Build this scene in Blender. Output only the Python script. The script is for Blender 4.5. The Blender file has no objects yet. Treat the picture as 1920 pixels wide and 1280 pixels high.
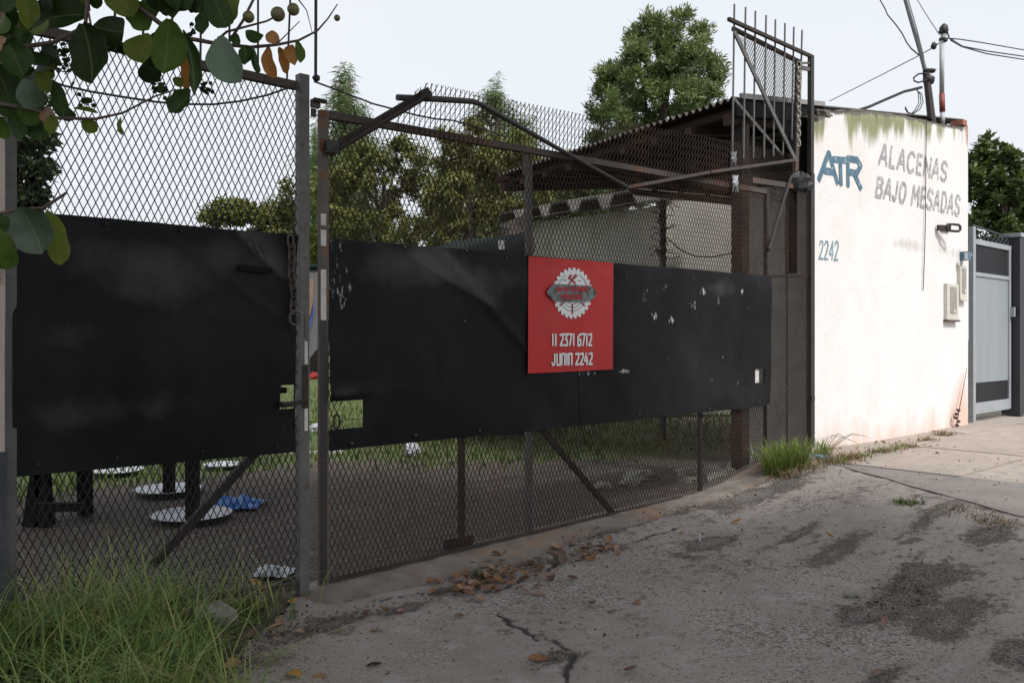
import bpy, math, random
import numpy as np
from mathutils import Vector as V, Matrix, Euler

C = bpy.context.scene
COL = C.collection
R = math.radians
PI = math.pi
random.seed(7)
RNG = np.random.default_rng(11)

# ------------------------------------------------------------------ camera, sky, sun, exposure
F = 1600.0            # focal length in pixels of a 1920 px wide picture
HZ = 635.0            # horizon row
CZ = 1.46             # eye height
cam = bpy.data.cameras.new('camera')
cam.sensor_width = 36.0
cam.lens = 36.0 * F / 1920.0
cam.shift_y = (HZ - 640.0) / 1920.0 * -1.0 * -1.0
cam.clip_start = 0.05
cam.clip_end = 2000
co = bpy.data.objects.new('camera', cam)
co.location = (0, 0, CZ)
co.rotation_euler = (R(90), 0, 0)
COL.objects.link(co)
C.camera = co

SUN_EL, SUN_AZ = 52.0, 140.0   # azimuth clockwise from +Y (the sun stands behind the camera, to the right)
w = bpy.data.worlds.new('World')
C.world = w
w.use_nodes = True
nt = w.node_tree
sky = nt.nodes.new('ShaderNodeTexSky')
sky.sky_type = 'NISHITA'
sky.sun_disc = False
sky.sun_elevation = R(SUN_EL)
sky.sun_rotation = R(SUN_AZ)
sky.air_density = 1.0
sky.dust_density = 6.0
sky.ozone_density = 1.0
hs = nt.nodes.new('ShaderNodeHueSaturation')
hs.inputs['Saturation'].default_value = 0.30
hs.inputs['Value'].default_value = 1.0
nt.links.new(sky.outputs[0], hs.inputs['Color'])
bg = nt.nodes['Background']
hz = nt.nodes.new('ShaderNodeMix'); hz.data_type = 'RGBA'      # thin high haze evens the sky out
hz.inputs[0].default_value = 0.78
skt = nt.nodes.new('ShaderNodeTexCoord'); skn = nt.nodes.new('ShaderNodeTexNoise')
skn.inputs['Scale'].default_value = 2.2; skn.inputs['Detail'].default_value = 4
nt.links.new(skt.outputs['Generated'], skn.inputs['Vector'])
skm = nt.nodes.new('ShaderNodeMix'); skm.data_type = 'RGBA'
skm.inputs[6].default_value = (4.15, 4.45, 4.85, 1); skm.inputs[7].default_value = (4.75, 4.9, 5.1, 1)
nt.links.new(skn.outputs['Fac'], skm.inputs[0]); nt.links.new(skm.outputs[2], hz.inputs[7])
nt.links.new(hs.outputs[0], hz.inputs[6])
nt.links.new(hz.outputs[2], bg.inputs['Color'])
bg.inputs['Strength'].default_value = 0.15

sl = bpy.data.lights.new('sun', 'SUN')
sl.energy = 2.35
sl.angle = R(6)
sl.color = (1.0, 0.965, 0.92)
so = bpy.data.objects.new('sun', sl)
az, el = R(SUN_AZ), R(SUN_EL)
sd = V((math.sin(az) * math.cos(el), math.cos(az) * math.cos(el), math.sin(el)))
so.rotation_euler = (-sd).to_track_quat('-Z', 'Y').to_euler()
so.location = sd * 30
COL.objects.link(so)
C.view_settings.view_transform = 'Standard'
C.view_settings.look = 'None'
C.view_settings.gamma = 1.0
C.view_settings.use_curve_mapping = False
C.view_settings.exposure = 0.5
C.cycles.max_bounces = 8
C.cycles.use_denoising = True

# ------------------------------------------------------------------ the place's frame: the gate line
U = V((0.7455, 0.6664, 0))          # along the gate, to the right
N = V((0.6664, -0.7455, 0))         # out of the gate, to the street
P0 = V((-1.197, 4.873, 0))          # foot of the post between the two leaves
ZU = V((0, 0, 1))

def ray(px, py):
    return V(((px - 960) / F, 1.0, -(py - HZ) / F))
def at(px, py, Y):
    d = ray(px, py)
    return V((d.x * Y, Y, CZ + d.z * Y))
def sz(px, py, off=0.0):
    """where a sight line meets the plane at distance off in front of the gate line -> (s, z)"""
    d = ray(px, py)
    t = (off + P0.dot(N)) / d.dot(N)
    p = d * t
    return ((p - P0).dot(U), CZ + p.z)
def P(s, z, off=0.0):
    return V((P0.x + U.x * s + N.x * off, P0.y + U.y * s + N.y * off, z))
def GP(px, py, off=0.0):
    s, z = sz(px, py, off)
    return P(s, z, off)

# ------------------------------------------------------------------ noise and ground heights (numpy)
_T = RNG.random((256, 256))
def vn(x, y):
    x = np.asarray(x, float); y = np.asarray(y, float)
    xi = np.floor(x).astype(int); yi = np.floor(y).astype(int)
    fx = x - xi; fy = y - yi
    fx = fx * fx * (3 - 2 * fx); fy = fy * fy * (3 - 2 * fy)
    a = _T[xi % 256, yi % 256]; b = _T[(xi + 1) % 256, yi % 256]
    c = _T[xi % 256, (yi + 1) % 256]; d = _T[(xi + 1) % 256, (yi + 1) % 256]
    return (a * (1 - fx) + b * fx) * (1 - fy) + (c * (1 - fx) + d * fx) * fy
def fbm(x, y, o=4):
    t = 0; a = 0.5; n = 0
    for i in range(o):
        t = t + a * vn(x * 2 ** i + 17.3 * i, y * 2 ** i + 5.1 * i); n += a; a *= 0.5
    return t / n
def ss(a, b, x):
    t = np.clip((x - a) / (b - a), 0, 1)
    return t * t * (3 - 2 * t)

E1 = V((2.93, 7.70, 0)); E2 = V((3.29, 5.48, 0))     # edge between driveway and sidewalk
ED = (E2 - E1).normalized(); EN = V((ED.y, -ED.x, 0))  # EN points to the driveway side
if EN.x > 0: EN = -EN
SWZ = 0.32
def sw_of(x, y):
    return (x - P0.x) * U.x + (y - P0.y) * U.y, (x - P0.x) * N.x + (y - P0.y) * N.y
def edge_d(x, y):
    return (x - E1.x) * EN.x + (y - E1.y) * EN.y
def Hbase(x, y):
    s, w_ = sw_of(x, y)
    z = 0.026 * np.clip(s, 0, 9)
    z = z + 0.13 * ss(-0.35, -1.6, s)
    d = edge_d(x, y)
    return z + (0.3185 - z) * ss(1.5, 0.0, d)
def Hground(x, y):
    return Hbase(x, y) + 0.020 * (fbm(x * 1.3, y * 1.3) - 0.5) + 0.016 * (fbm(x * 7, y * 9, 4) - 0.5)
def gpx(px, py):
    """sight line down to the street-side ground"""
    d = ray(px, py); t = 5.0
    for i in range(40):
        z = float(Hbase(d.x * t, d.y * t))
        tn = (z - CZ) / d.z
        t = 0.5 * t + 0.5 * tn
    return V((d.x * t, t, float(Hground(d.x * t, t))))
def ypx(px, py, z=0.0):
    """sight line down to a level z"""
    d = ray(px, py); t = (z - CZ) / d.z
    return V((d.x * t, t, z))

# ------------------------------------------------------------------ materials
def M(name, c1, c2=None, scale=6.0, rough=0.75, bump=0.0, bscale=60.0, metal=0.0, spec=0.5, c3=None, t3=0.6, w3=0.06, s3=3.0,
      stretch=(1, 1, 1), st3=None, rough3=None, tone=None, trans=0.0, bump3=0.0):
    m = bpy.data.materials.new(name); m.use_nodes = True
    t = m.node_tree; L = t.links
    b = t.nodes['Principled BSDF']
    b.inputs['Roughness'].default_value = rough
    b.inputs['Metallic'].default_value = metal
    b.inputs['Specular IOR Level'].default_value = spec
    tc = t.nodes.new('ShaderNodeTexCoord')
    def noise(sc, det, st):
        mp = t.nodes.new('ShaderNodeMapping'); mp.inputs['Scale'].default_value = st
        L.new(tc.outputs['Object'], mp.inputs[0])
        n = t.nodes.new('ShaderNodeTexNoise'); n.inputs['Scale'].default_value = sc; n.inputs['Detail'].default_value = det
        n.inputs['Roughness'].default_value = 0.65
        L.new(mp.outputs[0], n.inputs['Vector']); return n
    def mixn(fac, a, bb):
        x = t.nodes.new('ShaderNodeMix'); x.data_type = 'RGBA'
        if isinstance(fac, float): x.inputs[0].default_value = fac
        else: L.new(fac, x.inputs[0])
        for k, s in ((6, a), (7, bb)):
            if isinstance(s, tuple): x.inputs[k].default_value = (*s, 1)
            else: L.new(s, x.inputs[k])
        return x.outputs[2]
    c2 = c2 or tuple(v * 0.7 for v in c1)
    if tone:
        a = t.nodes.new('ShaderNodeAttribute'); a.attribute_name = tone
        fac = a.outputs['Fac']
    else:
        n1 = noise(scale, 6, stretch)
        r = t.nodes.new('ShaderNodeMapRange'); r.inputs[1].default_value = 0.32; r.inputs[2].default_value = 0.68
        L.new(n1.outputs['Fac'], r.inputs[0]); fac = r.outputs[0]
    col = mixn(fac, c1, c2)
    if c3:
        n3 = noise(s3, 8, st3 or (1, 1, 1))
        r3 = t.nodes.new('ShaderNodeMapRange'); r3.inputs[1].default_value = t3 - w3; r3.inputs[2].default_value = t3 + w3
        L.new(n3.outputs['Fac'], r3.inputs[0])
        col = mixn(r3.outputs[0], col, c3)
        if rough3 is not None:
            rr = t.nodes.new('ShaderNodeMapRange'); rr.inputs[3].default_value = rough; rr.inputs[4].default_value = rough3
            L.new(r3.outputs[0], rr.inputs[0]); L.new(rr.outputs[0], b.inputs['Roughness'])
    L.new(col, b.inputs['Base Color'])
    if bump:
        nb = noise(bscale, 5, (1, 1, 1))
        bn = t.nodes.new('ShaderNodeBump'); bn.inputs['Strength'].default_value = bump; bn.inputs['Distance'].default_value = 0.01
        L.new(nb.outputs['Fac'], bn.inputs['Height']); L.new(bn.outputs[0], b.inputs['Normal'])
    if trans:
        tr = t.nodes.new('ShaderNodeBsdfTranslucent'); L.new(col, tr.inputs['Color'])
        mx = t.nodes.new('ShaderNodeMixShader'); mx.inputs[0].default_value = trans
        L.new(b.outputs[0], mx.inputs[1]); L.new(tr.outputs[0], mx.inputs[2])
        L.new(mx.outputs[0], t.nodes['Material Output'].inputs['Surface'])
    m['col'] = 1
    return m

def attr_mix(m, attr, color, nscale=None, thr=0.5, wid=0.1, stretch=(1, 1, 1), rough=None):
    """lay a second colour over a material where a vertex attribute (times noise) is high"""
    t = m.node_tree; L = t.links; b = t.nodes['Principled BSDF']
    src = b.inputs['Base Color'].links[0].from_socket
    a = t.nodes.new('ShaderNodeAttribute'); a.attribute_name = attr
    fac = a.outputs['Fac']
    if nscale:
        tc = t.nodes.new('ShaderNodeTexCoord'); mp = t.nodes.new('ShaderNodeMapping'); mp.inputs['Scale'].default_value = stretch
        L.new(tc.outputs['Object'], mp.inputs[0])
        n = t.nodes.new('ShaderNodeTexNoise'); n.inputs['Scale'].default_value = nscale; n.inputs['Detail'].default_value = 7
        n.inputs['Roughness'].default_value = 0.7
        L.new(mp.outputs[0], n.inputs['Vector'])
        ad = t.nodes.new('ShaderNodeMath'); ad.operation = 'ADD'
        L.new(n.outputs['Fac'], ad.inputs[0]); L.new(fac, ad.inputs[1])
        r = t.nodes.new('ShaderNodeMapRange'); r.inputs[1].default_value = thr - wid; r.inputs[2].default_value = thr + wid
        L.new(ad.outputs[0], r.inputs[0]); fac = r.outputs[0]
    x = t.nodes.new('ShaderNodeMix'); x.data_type = 'RGBA'
    L.new(fac, x.inputs[0]); L.new(src, x.inputs[6])
    x.inputs[7].default_value = (*color, 1)
    L.new(x.outputs[2], b.inputs['Base Color'])
    if rough is not None:
        rr = t.nodes.new('ShaderNodeMapRange'); rr.inputs[3].default_value = b.inputs['Roughness'].default_value; rr.inputs[4].default_value = rough
        L.new(fac, rr.inputs[0])
        if not b.inputs['Roughness'].links: L.new(rr.outputs[0], b.inputs['Roughness'])
    return m

m_conc = M('concrete', (0.305, 0.270, 0.250), (0.205, 0.178, 0.164), 1.7, 0.94, 1.0, 85, c3=(0.30, 0.275, 0.26), t3=0.60, w3=0.05, s3=4.5, st3=(1, 1.5, 1))
attr_mix(m_conc, 'fine', (0.40, 0.37, 0.345), 95, 1.06, 0.04)
attr_mix(m_conc, 'fine', (0.100, 0.084, 0.075), 48, 1.055, 0.035, (1, 1.3, 1))
attr_mix(m_conc, 'fine', (0.055, 0.045, 0.040), 14, 1.16, 0.03, (1, 1.6, 1))
attr_mix(m_conc, 'dirt', (0.125, 0.103, 0.092), 13, 0.715, 0.035)
attr_mix(m_conc, 'dirt', (0.072, 0.057, 0.049), 36, 0.765, 0.03)
attr_mix(m_conc, 'dirt', (0.032, 0.026, 0.023), 80, 0.80, 0.03)
attr_mix(m_conc, 'dirt', (0.24, 0.215, 0.195), 110, 0.855, 0.02)
attr_mix(m_conc, 'crack', (0.035, 0.03, 0.026), 30, 1.0, 0.25)
m_thresh = M('threshold_concrete', (0.22, 0.19, 0.165), (0.12, 0.098, 0.083), 7, 0.94, 1.0, 70, c3=(0.24, 0.135, 0.075), t3=0.60, w3=0.08, s3=2.2)
m_soil = M('soil', (0.085, 0.063, 0.048), (0.045, 0.034, 0.027), 9, 0.97, 1.0, 60, c3=(0.14, 0.115, 0.09), t3=0.6, w3=0.05, s3=28)
m_side = M('sidewalk_concrete', (0.37, 0.315, 0.275), (0.285, 0.24, 0.205), 1.9, 0.9, 0.7, 80, c3=(0.20, 0.165, 0.14), t3=0.60, w3=0.07, s3=9, st3=(1, 1.6, 1))
m_sidegrey = M('sidewalk_grey_strip', (0.225, 0.20, 0.185), (0.175, 0.155, 0.143), 2.6, 0.92, 0.8, 80, c3=(0.12, 0.10, 0.09), t3=0.62, w3=0.06, s3=9)
m_ground = M('earth', (0.09, 0.08, 0.06), (0.06, 0.07, 0.04), 0.6, 0.97)
m_black = M('black_paint', (0.0065, 0.0065, 0.007), (0.011, 0.011, 0.0125), 2.4, 0.5, 0.12, 9, spec=0.10, c3=(0.018, 0.018, 0.021), t3=0.58, w3=0.12, s3=1.6, st3=(1, 1, 0.8))  # paler third colour paints a cloudy sheen into the black
attr_mix(m_black, 'sheen_tint', (0.062, 0.062, 0.068), 3.2, 1.0, 0.30, rough=0.6)  # lighter grey paints reflections and smoky sheen onto the black sheets
attr_mix(m_black, 'flake', (0.42, 0.44, 0.45), 38, 1.06, 0.05, (1, 1, 0.32))
m_steel = M('grey_steel', (0.115, 0.115, 0.115), (0.08, 0.077, 0.073), 9, 0.55, 0.2, 120, c3=(0.075, 0.042, 0.028), t3=0.62, w3=0.06, s3=14)
m_rust = M('rusty_steel', (0.042, 0.030, 0.025), (0.024, 0.019, 0.017), 14, 0.85, 0.4, 150, c3=(0.11, 0.05, 0.026), t3=0.64, w3=0.06, s3=9)
m_rustgrey = M('rusty_grey_paint', (0.115, 0.10, 0.09), (0.08, 0.065, 0.055), 8, 0.7, 0.3, 120, c3=(0.16, 0.06, 0.022), t3=0.56, w3=0.05, s3=5)
m_rustrail = M('rusty_rail', (0.085, 0.066, 0.058), (0.055, 0.042, 0.037), 9, 0.85, 0.4, 120, c3=(0.15, 0.060, 0.034), t3=0.60, w3=0.06, s3=2.2)
m_orange = M('bright_rust', (0.20, 0.075, 0.03), (0.10, 0.045, 0.025), 30, 0.85)
m_mesh = M('mesh_steel', (0.026, 0.025, 0.028), (0.016, 0.016, 0.018), 4, 0.7, spec=.15)
m_meshrust = M('mesh_rust', (0.052, 0.034, 0.028), (0.022, 0.018, 0.017), 1.3, 0.85, spec=.12, c3=(0.095, 0.046, 0.03), t3=0.6, w3=0.1, s3=1.1)
m_blackwood = M('slot_darkness', (0.006, 0.006, 0.006), (0.010, 0.009, 0.009), 9, 0.8, spec=.15)
m_dark = M('dark_steel', (0.016, 0.015, 0.015), (0.028, 0.02, 0.017), 12, 0.55)
m_chain = M('chain_steel', (0.090, 0.074, 0.064), (0.045, 0.034, 0.028), 30, 0.5, metal=0.2)
m_chainl = M('galvanised_chain', (0.33, 0.32, 0.29), (0.2, 0.17, 0.13), 30, 0.5, metal=0.4)
m_wpatch = M('white_paint_patch', (0.62, 0.61, 0.60), (0.42, 0.39, 0.36), 14, 0.7, 0.2, 90)
m_red = M('red_banner', (0.50, 0.018, 0.020), (0.40, 0.015, 0.018), 3, 0.5, 0.05, 12, spec=0.35, c3=(0.46, 0.035, 0.032), t3=0.56, w3=0.1, s3=2.2)
m_print = M('white_print', (0.74, 0.75, 0.76), (0.66, 0.67, 0.68), 5, 0.55)
m_printred = M('red_print', (0.36, 0.016, 0.02), (0.28, 0.02, 0.024), 25, 0.55)
m_printgrey = M('grey_print', (0.10, 0.115, 0.11), (0.20, 0.24, 0.24), 30, 0.55, c3=(0.035, 0.05, 0.045), t3=0.54, w3=0.05, s3=22)
m_white = M('white_wall', (0.755, 0.735, 0.73), (0.69, 0.67, 0.665), 2.2, 0.85, 0.6, 22, c3=(0.73, 0.665, 0.64), t3=0.58, w3=0.10, s3=1.1)
attr_mix(m_white, 'scuff', (0.34, 0.33, 0.33), 20, 1.16, 0.06, (1, 1, 2.5))
attr_mix(m_white, 'scuff', (0.56, 0.535, 0.52), 11, 0.98, 0.10, (1, 1, 0.06))
attr_mix(m_white, 'pink', (0.66, 0.48, 0.40), 2.6, 1.06, 0.22, (1, 1, 0.35))
attr_mix(m_white, 'moss', (0.25, 0.26, 0.145), 7.0, 1.03, 0.10, (1, 1, 0.09))
attr_mix(m_white, 'soot', (0.11, 0.105, 0.085), 13.0, 1.15, 0.11, (1, 1, 0.10))
attr_mix(m_white, 'brick', (0.42, 0.22, 0.18), 7.0, 1.0, 0.15, (1, 1, 0.5))
m_coping = M('broken_coping', (0.13, 0.12, 0.10), (0.06, 0.055, 0.045), 9, 0.95, 0.8, 40)
m_ink = M('grey_brush_paint', (0.21, 0.215, 0.23), (0.37, 0.37, 0.38), 16, 0.85, c3=(0.66, 0.645, 0.64), t3=0.57, w3=0.09, s3=22)
m_blue = M('blue_brush_paint', (0.060, 0.125, 0.185), (0.095, 0.18, 0.25), 14, 0.8, c3=(0.45, 0.50, 0.53), t3=0.63, w3=0.07, s3=20)
m_teal = M('teal_brush_paint', (0.12, 0.21, 0.25), (0.25, 0.35, 0.39), 20, 0.85)
m_greyconc = M('grey_render', (0.33, 0.312, 0.285), (0.22, 0.208, 0.19), 4, 0.95, 0.6, 40, c3=(0.10, 0.09, 0.08), t3=0.62, w3=0.1, s3=2.5, st3=(1, 1, 0.3))
m_shed = M('shed_plaster', (0.34, 0.325, 0.285), (0.26, 0.245, 0.21), 1.2, 0.92, 0.3, 20, c3=(0.16, 0.15, 0.11), t3=0.62, w3=0.1, s3=0.8, st3=(1, 1, 0.4))
m_fibro = M('fibre_cement', (0.105, 0.10, 0.09), (0.06, 0.055, 0.05), 3, 0.95, 0.5, 30)
m_zinc = M('dark_corrugated', (0.060, 0.045, 0.040), (0.035, 0.028, 0.026), 2, 0.7, c3=(0.055, 0.03, 0.022), t3=0.6, w3=0.1, s3=1.1)
m_zincedge = M('pale_flashing', (0.30, 0.30, 0.29), (0.22, 0.21, 0.2), 8, 0.6)
m_timber = M('dark_timber', (0.030, 0.022, 0.018), (0.016, 0.012, 0.010), 6, 0.9, 0.5, 60, stretch=(6, 6, 0.5))
m_roofwood = M('brown_purlins', (0.065, 0.037, 0.028), (0.045, 0.026, 0.02), 4, 0.9)
m_door = M('pale_grey_enamel', (0.27, 0.30, 0.315), (0.23, 0.26, 0.275), 1.5, 0.5, stretch=(3, 3, 0.4))
m_doorfr = M('grey_enamel_frame', (0.33, 0.35, 0.37), (0.27, 0.29, 0.31), 4, 0.5)
m_anth = M('anthracite_paint', (0.032, 0.033, 0.040), (0.024, 0.025, 0.03), 3, 0.5)
m_wire = M('black_cable', (0.014, 0.014, 0.017), (0.02, 0.02, 0.022), 5, 0.6)
m_wireg = M('grey_cable', (0.16, 0.16, 0.17), (0.12, 0.12, 0.13), 5, 0.6)
m_galv = M('galvanised_pipe', (0.42, 0.43, 0.45), (0.32, 0.33, 0.35), 6, 0.5)
m_redpipe = M('red_oxide_pipe', (0.27, 0.055, 0.04), (0.2, 0.045, 0.035), 6, 0.6)
m_meter = M('cream_meter_box', (0.60, 0.58, 0.52), (0.50, 0.48, 0.42), 9, 0.6)
m_meterwin = M('dull_meter_window', (0.20, 0.185, 0.155), (0.36, 0.34, 0.30), 22, 0.35, stretch=(1, 1, 0.3))
m_bluebox = M('blue_plastic', (0.08, 0.16, 0.23), (0.06, 0.12, 0.18), 8, 0.5)
m_bark = M('bark', (0.095, 0.075, 0.058), (0.055, 0.044, 0.036), 8, 0.95, 0.8, 30, stretch=(1, 1, 0.25))
m_twig = M('twig_bark', (0.10, 0.065, 0.055), (0.06, 0.042, 0.038), 20, 0.8)
m_pillar = M('pale_render', (0.50, 0.44, 0.38), (0.38, 0.33, 0.285), 3, 0.92, 0.5, 40, c3=(0.22, 0.17, 0.14), t3=0.64, w3=0.06, s3=5)
m_pillarb = M('dark_plinth', (0.035, 0.04, 0.055), (0.07, 0.07, 0.075), 9, 0.9, 0.4, 40, c3=(0.5, 0.48, 0.46), t3=0.66, w3=0.03, s3=7)
m_stone = M('stone', (0.24, 0.235, 0.20), (0.15, 0.145, 0.12), 7, 0.95, 0.8, 40)
m_gravel = M('gravel', (0.17, 0.155, 0.14), (0.06, 0.05, 0.045), tone='tone', rough=0.95)
m_litter = M('leaf_crumbs', (0.038, 0.028, 0.024), (0.22, 0.13, 0.08), tone='tone', rough=0.9)
m_grass = M('grass', (0.074, 0.175, 0.022), (0.46, 0.41, 0.17), tone='tone', rough=0.6, trans=0.3)
m_lawn = M('lawn_grass', (0.045, 0.085, 0.015), (0.10, 0.125, 0.03), tone='tone', rough=0.7, trans=0.25)
m_weed = M('bright_weed', (0.08, 0.15, 0.022), (0.26, 0.30, 0.08), tone='tone', rough=0.6, trans=0.35)
m_drygrass = M('dry_weed', (0.14, 0.11, 0.055), (0.24, 0.17, 0.09), tone='tone', rough=0.8, trans=0.2)
def leafmat(n, a, b, tr=0.3): return M(n, a, b, tone='tone', rough=0.55, trans=tr)
f_round = leafmat('crown_mid_green', (0.060, 0.100, 0.028), (0.25, 0.31, 0.11))
f_feather = leafmat('crown_feathery', (0.055, 0.095, 0.034), (0.20, 0.26, 0.09))
f_olive = leafmat('crown_olive', (0.080, 0.105, 0.022), (0.26, 0.26, 0.075))
f_yellow = leafmat('crown_yellow_green', (0.075, 0.092, 0.020), (0.25, 0.25, 0.07))
f_dark = leafmat('crown_dark_green', (0.016, 0.030, 0.010), (0.06, 0.09, 0.026))
f_right = leafmat('crown_fresh_green', (0.035, 0.062, 0.015), (0.15, 0.20, 0.05))
f_street = leafmat('crown_street_tree', (0.020, 0.040, 0.012), (0.07, 0.10, 0.025))
m_plastic = M('white_plastic', (0.40, 0.42, 0.46), (0.27, 0.28, 0.30), 4, 0.5)
m_bluebag = M('blue_plastic_bag', (0.03, 0.14, 0.42), (0.02, 0.10, 0.33), 9, 0.4)
m_redtoy = M('red_plastic', (0.45, 0.03, 0.03), (0.36, 0.02, 0.02), 6, 0.4)
m_tarp = M('dark_tarpaulin', (0.006, 0.010, 0.010), (0.008, 0.022, 0.022), 3, 0.8, 0.5, 10, spec=.15)
m_clothgrey = M('grey_cloth', (0.16, 0.16, 0.165), (0.12, 0.12, 0.125), 4, 0.8)
m_clothbrown = M('tan_cloth', (0.27, 0.18, 0.115), (0.22, 0.145, 0.09), 4, 0.8)
m_clothblue = M('blue_cloth', (0.05, 0.09, 0.34), (0.04, 0.07, 0.27), 4, 0.8)
m_tag = M('white_tag', (0.75, 0.75, 0.72), None, 5, 0.6)

# ------------------------------------------------------------------ mesh helpers
class G:
    def __init__(s): s.v = []; s.f = []
    def add(s, vs, fs):
        o = len(s.v); s.v += [tuple(v) for v in vs]; s.f += [tuple(i + o for i in f) for f in fs]; return s
    def bar(s, p, q, wd, dp, nrm=N):
        """rectangular bar: wd across (in the plane square to nrm), dp along nrm"""
        a = (q - p).normalized(); n = (nrm - a * nrm.dot(a)).normalized(); sd_ = a.cross(n)
        vs = []
        for c in (p, q):
            for i, j in ((-1, -1), (1, -1), (1, 1), (-1, 1)):
                vs.append(c + sd_ * (i * wd / 2) + n * (j * dp / 2))
        return s.add(vs, [(3, 2, 1, 0), (4, 5, 6, 7)] + [(i, (i + 1) % 4, 4 + (i + 1) % 4, 4 + i) for i in range(4)])
    def box(s, c, sx, sy, sz_, ax=U, ay=N, az=ZU):
        vs = []
        for k in (-1, 1):
            for i, j in ((-1, -1), (1, -1), (1, 1), (-1, 1)):
                vs.append(c + ax * (i * sx / 2) + ay * (j * sy / 2) + az * (k * sz_ / 2))
        return s.add(vs, [(3, 2, 1, 0), (4, 5, 6, 7)] + [(i, (i + 1) % 4, 4 + (i + 1) % 4, 4 + i) for i in range(4)])
    def tube(s, pts, r, n=8, caps=True):
        pts = [V(p) for p in pts]
        rs = r if isinstance(r, (list, tuple)) else [r] * len(pts)
        prev = None; rings = []
        for i, p in enumerate(pts):
            a = (pts[min(i + 1, len(pts) - 1)] - pts[max(i - 1, 0)])
            a = a.normalized() if a.length > 1e-9 else V((0, 0, 1))
            if prev is None:
                prev = a.orthogonal().normalized()
            prev = (prev - a * prev.dot(a)).normalized()
            b = a.cross(prev)
            rings.append([p + (prev * math.cos(2 * PI * k / n) + b * math.sin(2 * PI * k / n)) * rs[i] for k in range(n)])
        vs = [v for rg in rings for v in rg]; fs = []
        for i in range(len(pts) - 1):
            for k in range(n):
                fs.append((i * n + k, i * n + (k + 1) % n, (i + 1) * n + (k + 1) % n, (i + 1) * n + k))
        if caps:
            fs.append(tuple(range(n - 1, -1, -1))); fs.append(tuple((len(pts) - 1) * n + k for k in range(n)))
        return s.add(vs, fs)
    def blob(s, c, rx, ry, rz, seed=0, seg=10, rings=7, rough=0.15, ax=V((1, 0, 0)), ay=V((0, 1, 0)), az=V((0, 0, 1))):
        rr = random.Random(seed); vs = [c - az * rz]
        for i in range(1, rings):
            th = PI * i / rings
            for k in range(seg):
                ph = 2 * PI * k / seg; j = 1 + rr.uniform(-rough, rough)
                vs.append(c + ax * (rx * math.sin(th) * math.cos(ph) * j) + ay * (ry * math.sin(th) * math.sin(ph) * j) - az * (rz * math.cos(th) * j))
        vs.append(c + az * rz); fs = []
        for k in range(seg): fs.append((0, 1 + (k + 1) % seg, 1 + k))
        for i in range(rings - 2):
            for k in range(seg):
                a = 1 + i * seg
                fs.append((a + k, a + (k + 1) % seg, a + seg + (k + 1) % seg, a + seg + k))
        a = 1 + (rings - 2) * seg
        for k in range(seg): fs.append((a + k, a + (k + 1) % seg, len(vs) - 1))
        return s.add(vs, fs)

def me_of(name, g, mat, smooth=False, base=V((0, 0, 0))):
    me = bpy.data.meshes.new(name)
    me.from_pydata([(v[0] - base.x, v[1] - base.y, v[2] - base.z) for v in g.v], [], g.f)
    if smooth: me.polygons.foreach_set('use_smooth', [True] * len(me.polygons))
    me.materials.append(mat); me.update()
    return me
def me_np(name, verts, npoly, k, mat, base=V((0, 0, 0)), idx=None, attrs=None, smooth=False):
    """many k-gons; without idx every polygon owns its k consecutive vertices"""
    me = bpy.data.meshes.new(name)
    verts = np.asarray(verts, np.float32).reshape(-1, 3) - np.array(base, np.float32)
    me.vertices.add(len(verts)); me.vertices.foreach_set('co', verts.ravel())
    me.loops.add(npoly * k); me.polygons.add(npoly)
    me.loops.foreach_set('vertex_index', (np.arange(npoly * k) if idx is None else np.asarray(idx).ravel()).astype(np.int32))
    me.polygons.foreach_set('loop_start', (np.arange(npoly) * k).astype(np.int32))
    if smooth: me.polygons.foreach_set('use_smooth', np.ones(npoly, bool))
    me.update(calc_edges=True)
    for an, av in (attrs or {}).items():
        a = me.attributes.new(an, 'FLOAT', 'POINT'); a.data.foreach_set('value', np.asarray(av, np.float32).ravel())
    me.materials.append(mat)
    return me
def link(name, me, parent=None, label=None, cat=None, group=None, kind=None, loc=None):
    o = bpy.data.objects.new(name, me); COL.objects.link(o)
    if parent: o.parent = parent
    if loc is not None: o.location = loc
    if label: o['label'] = label
    if cat: o['category'] = cat
    if group: o['group'] = group
    if kind: o['kind'] = kind
    return o
class T:
    """a thing: an Empty at its base that parents its parts (all vertices are given in world coordinates)"""
    def __init__(s, name, label, cat, base, group=None, kind=None):
        s.base = V(base); s.e = link(name, None, None, label, cat, group, kind, s.base)
    def part(s, name, g, mat, parent=None, smooth=False, label=None, kind=None):
        me = me_of(name, g, mat, smooth, s.base) if isinstance(g, G) else g
        return link(name, me, parent or s.e, label, kind=kind)
def solo(name, g, mat, label, cat, base, group=None, smooth=False):
    base = V(base)
    return link(name, me_of(name, g, mat, smooth, base), None, label, cat, group, None, base)
def structure(name, me): return link(name, me, kind='structure')

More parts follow.
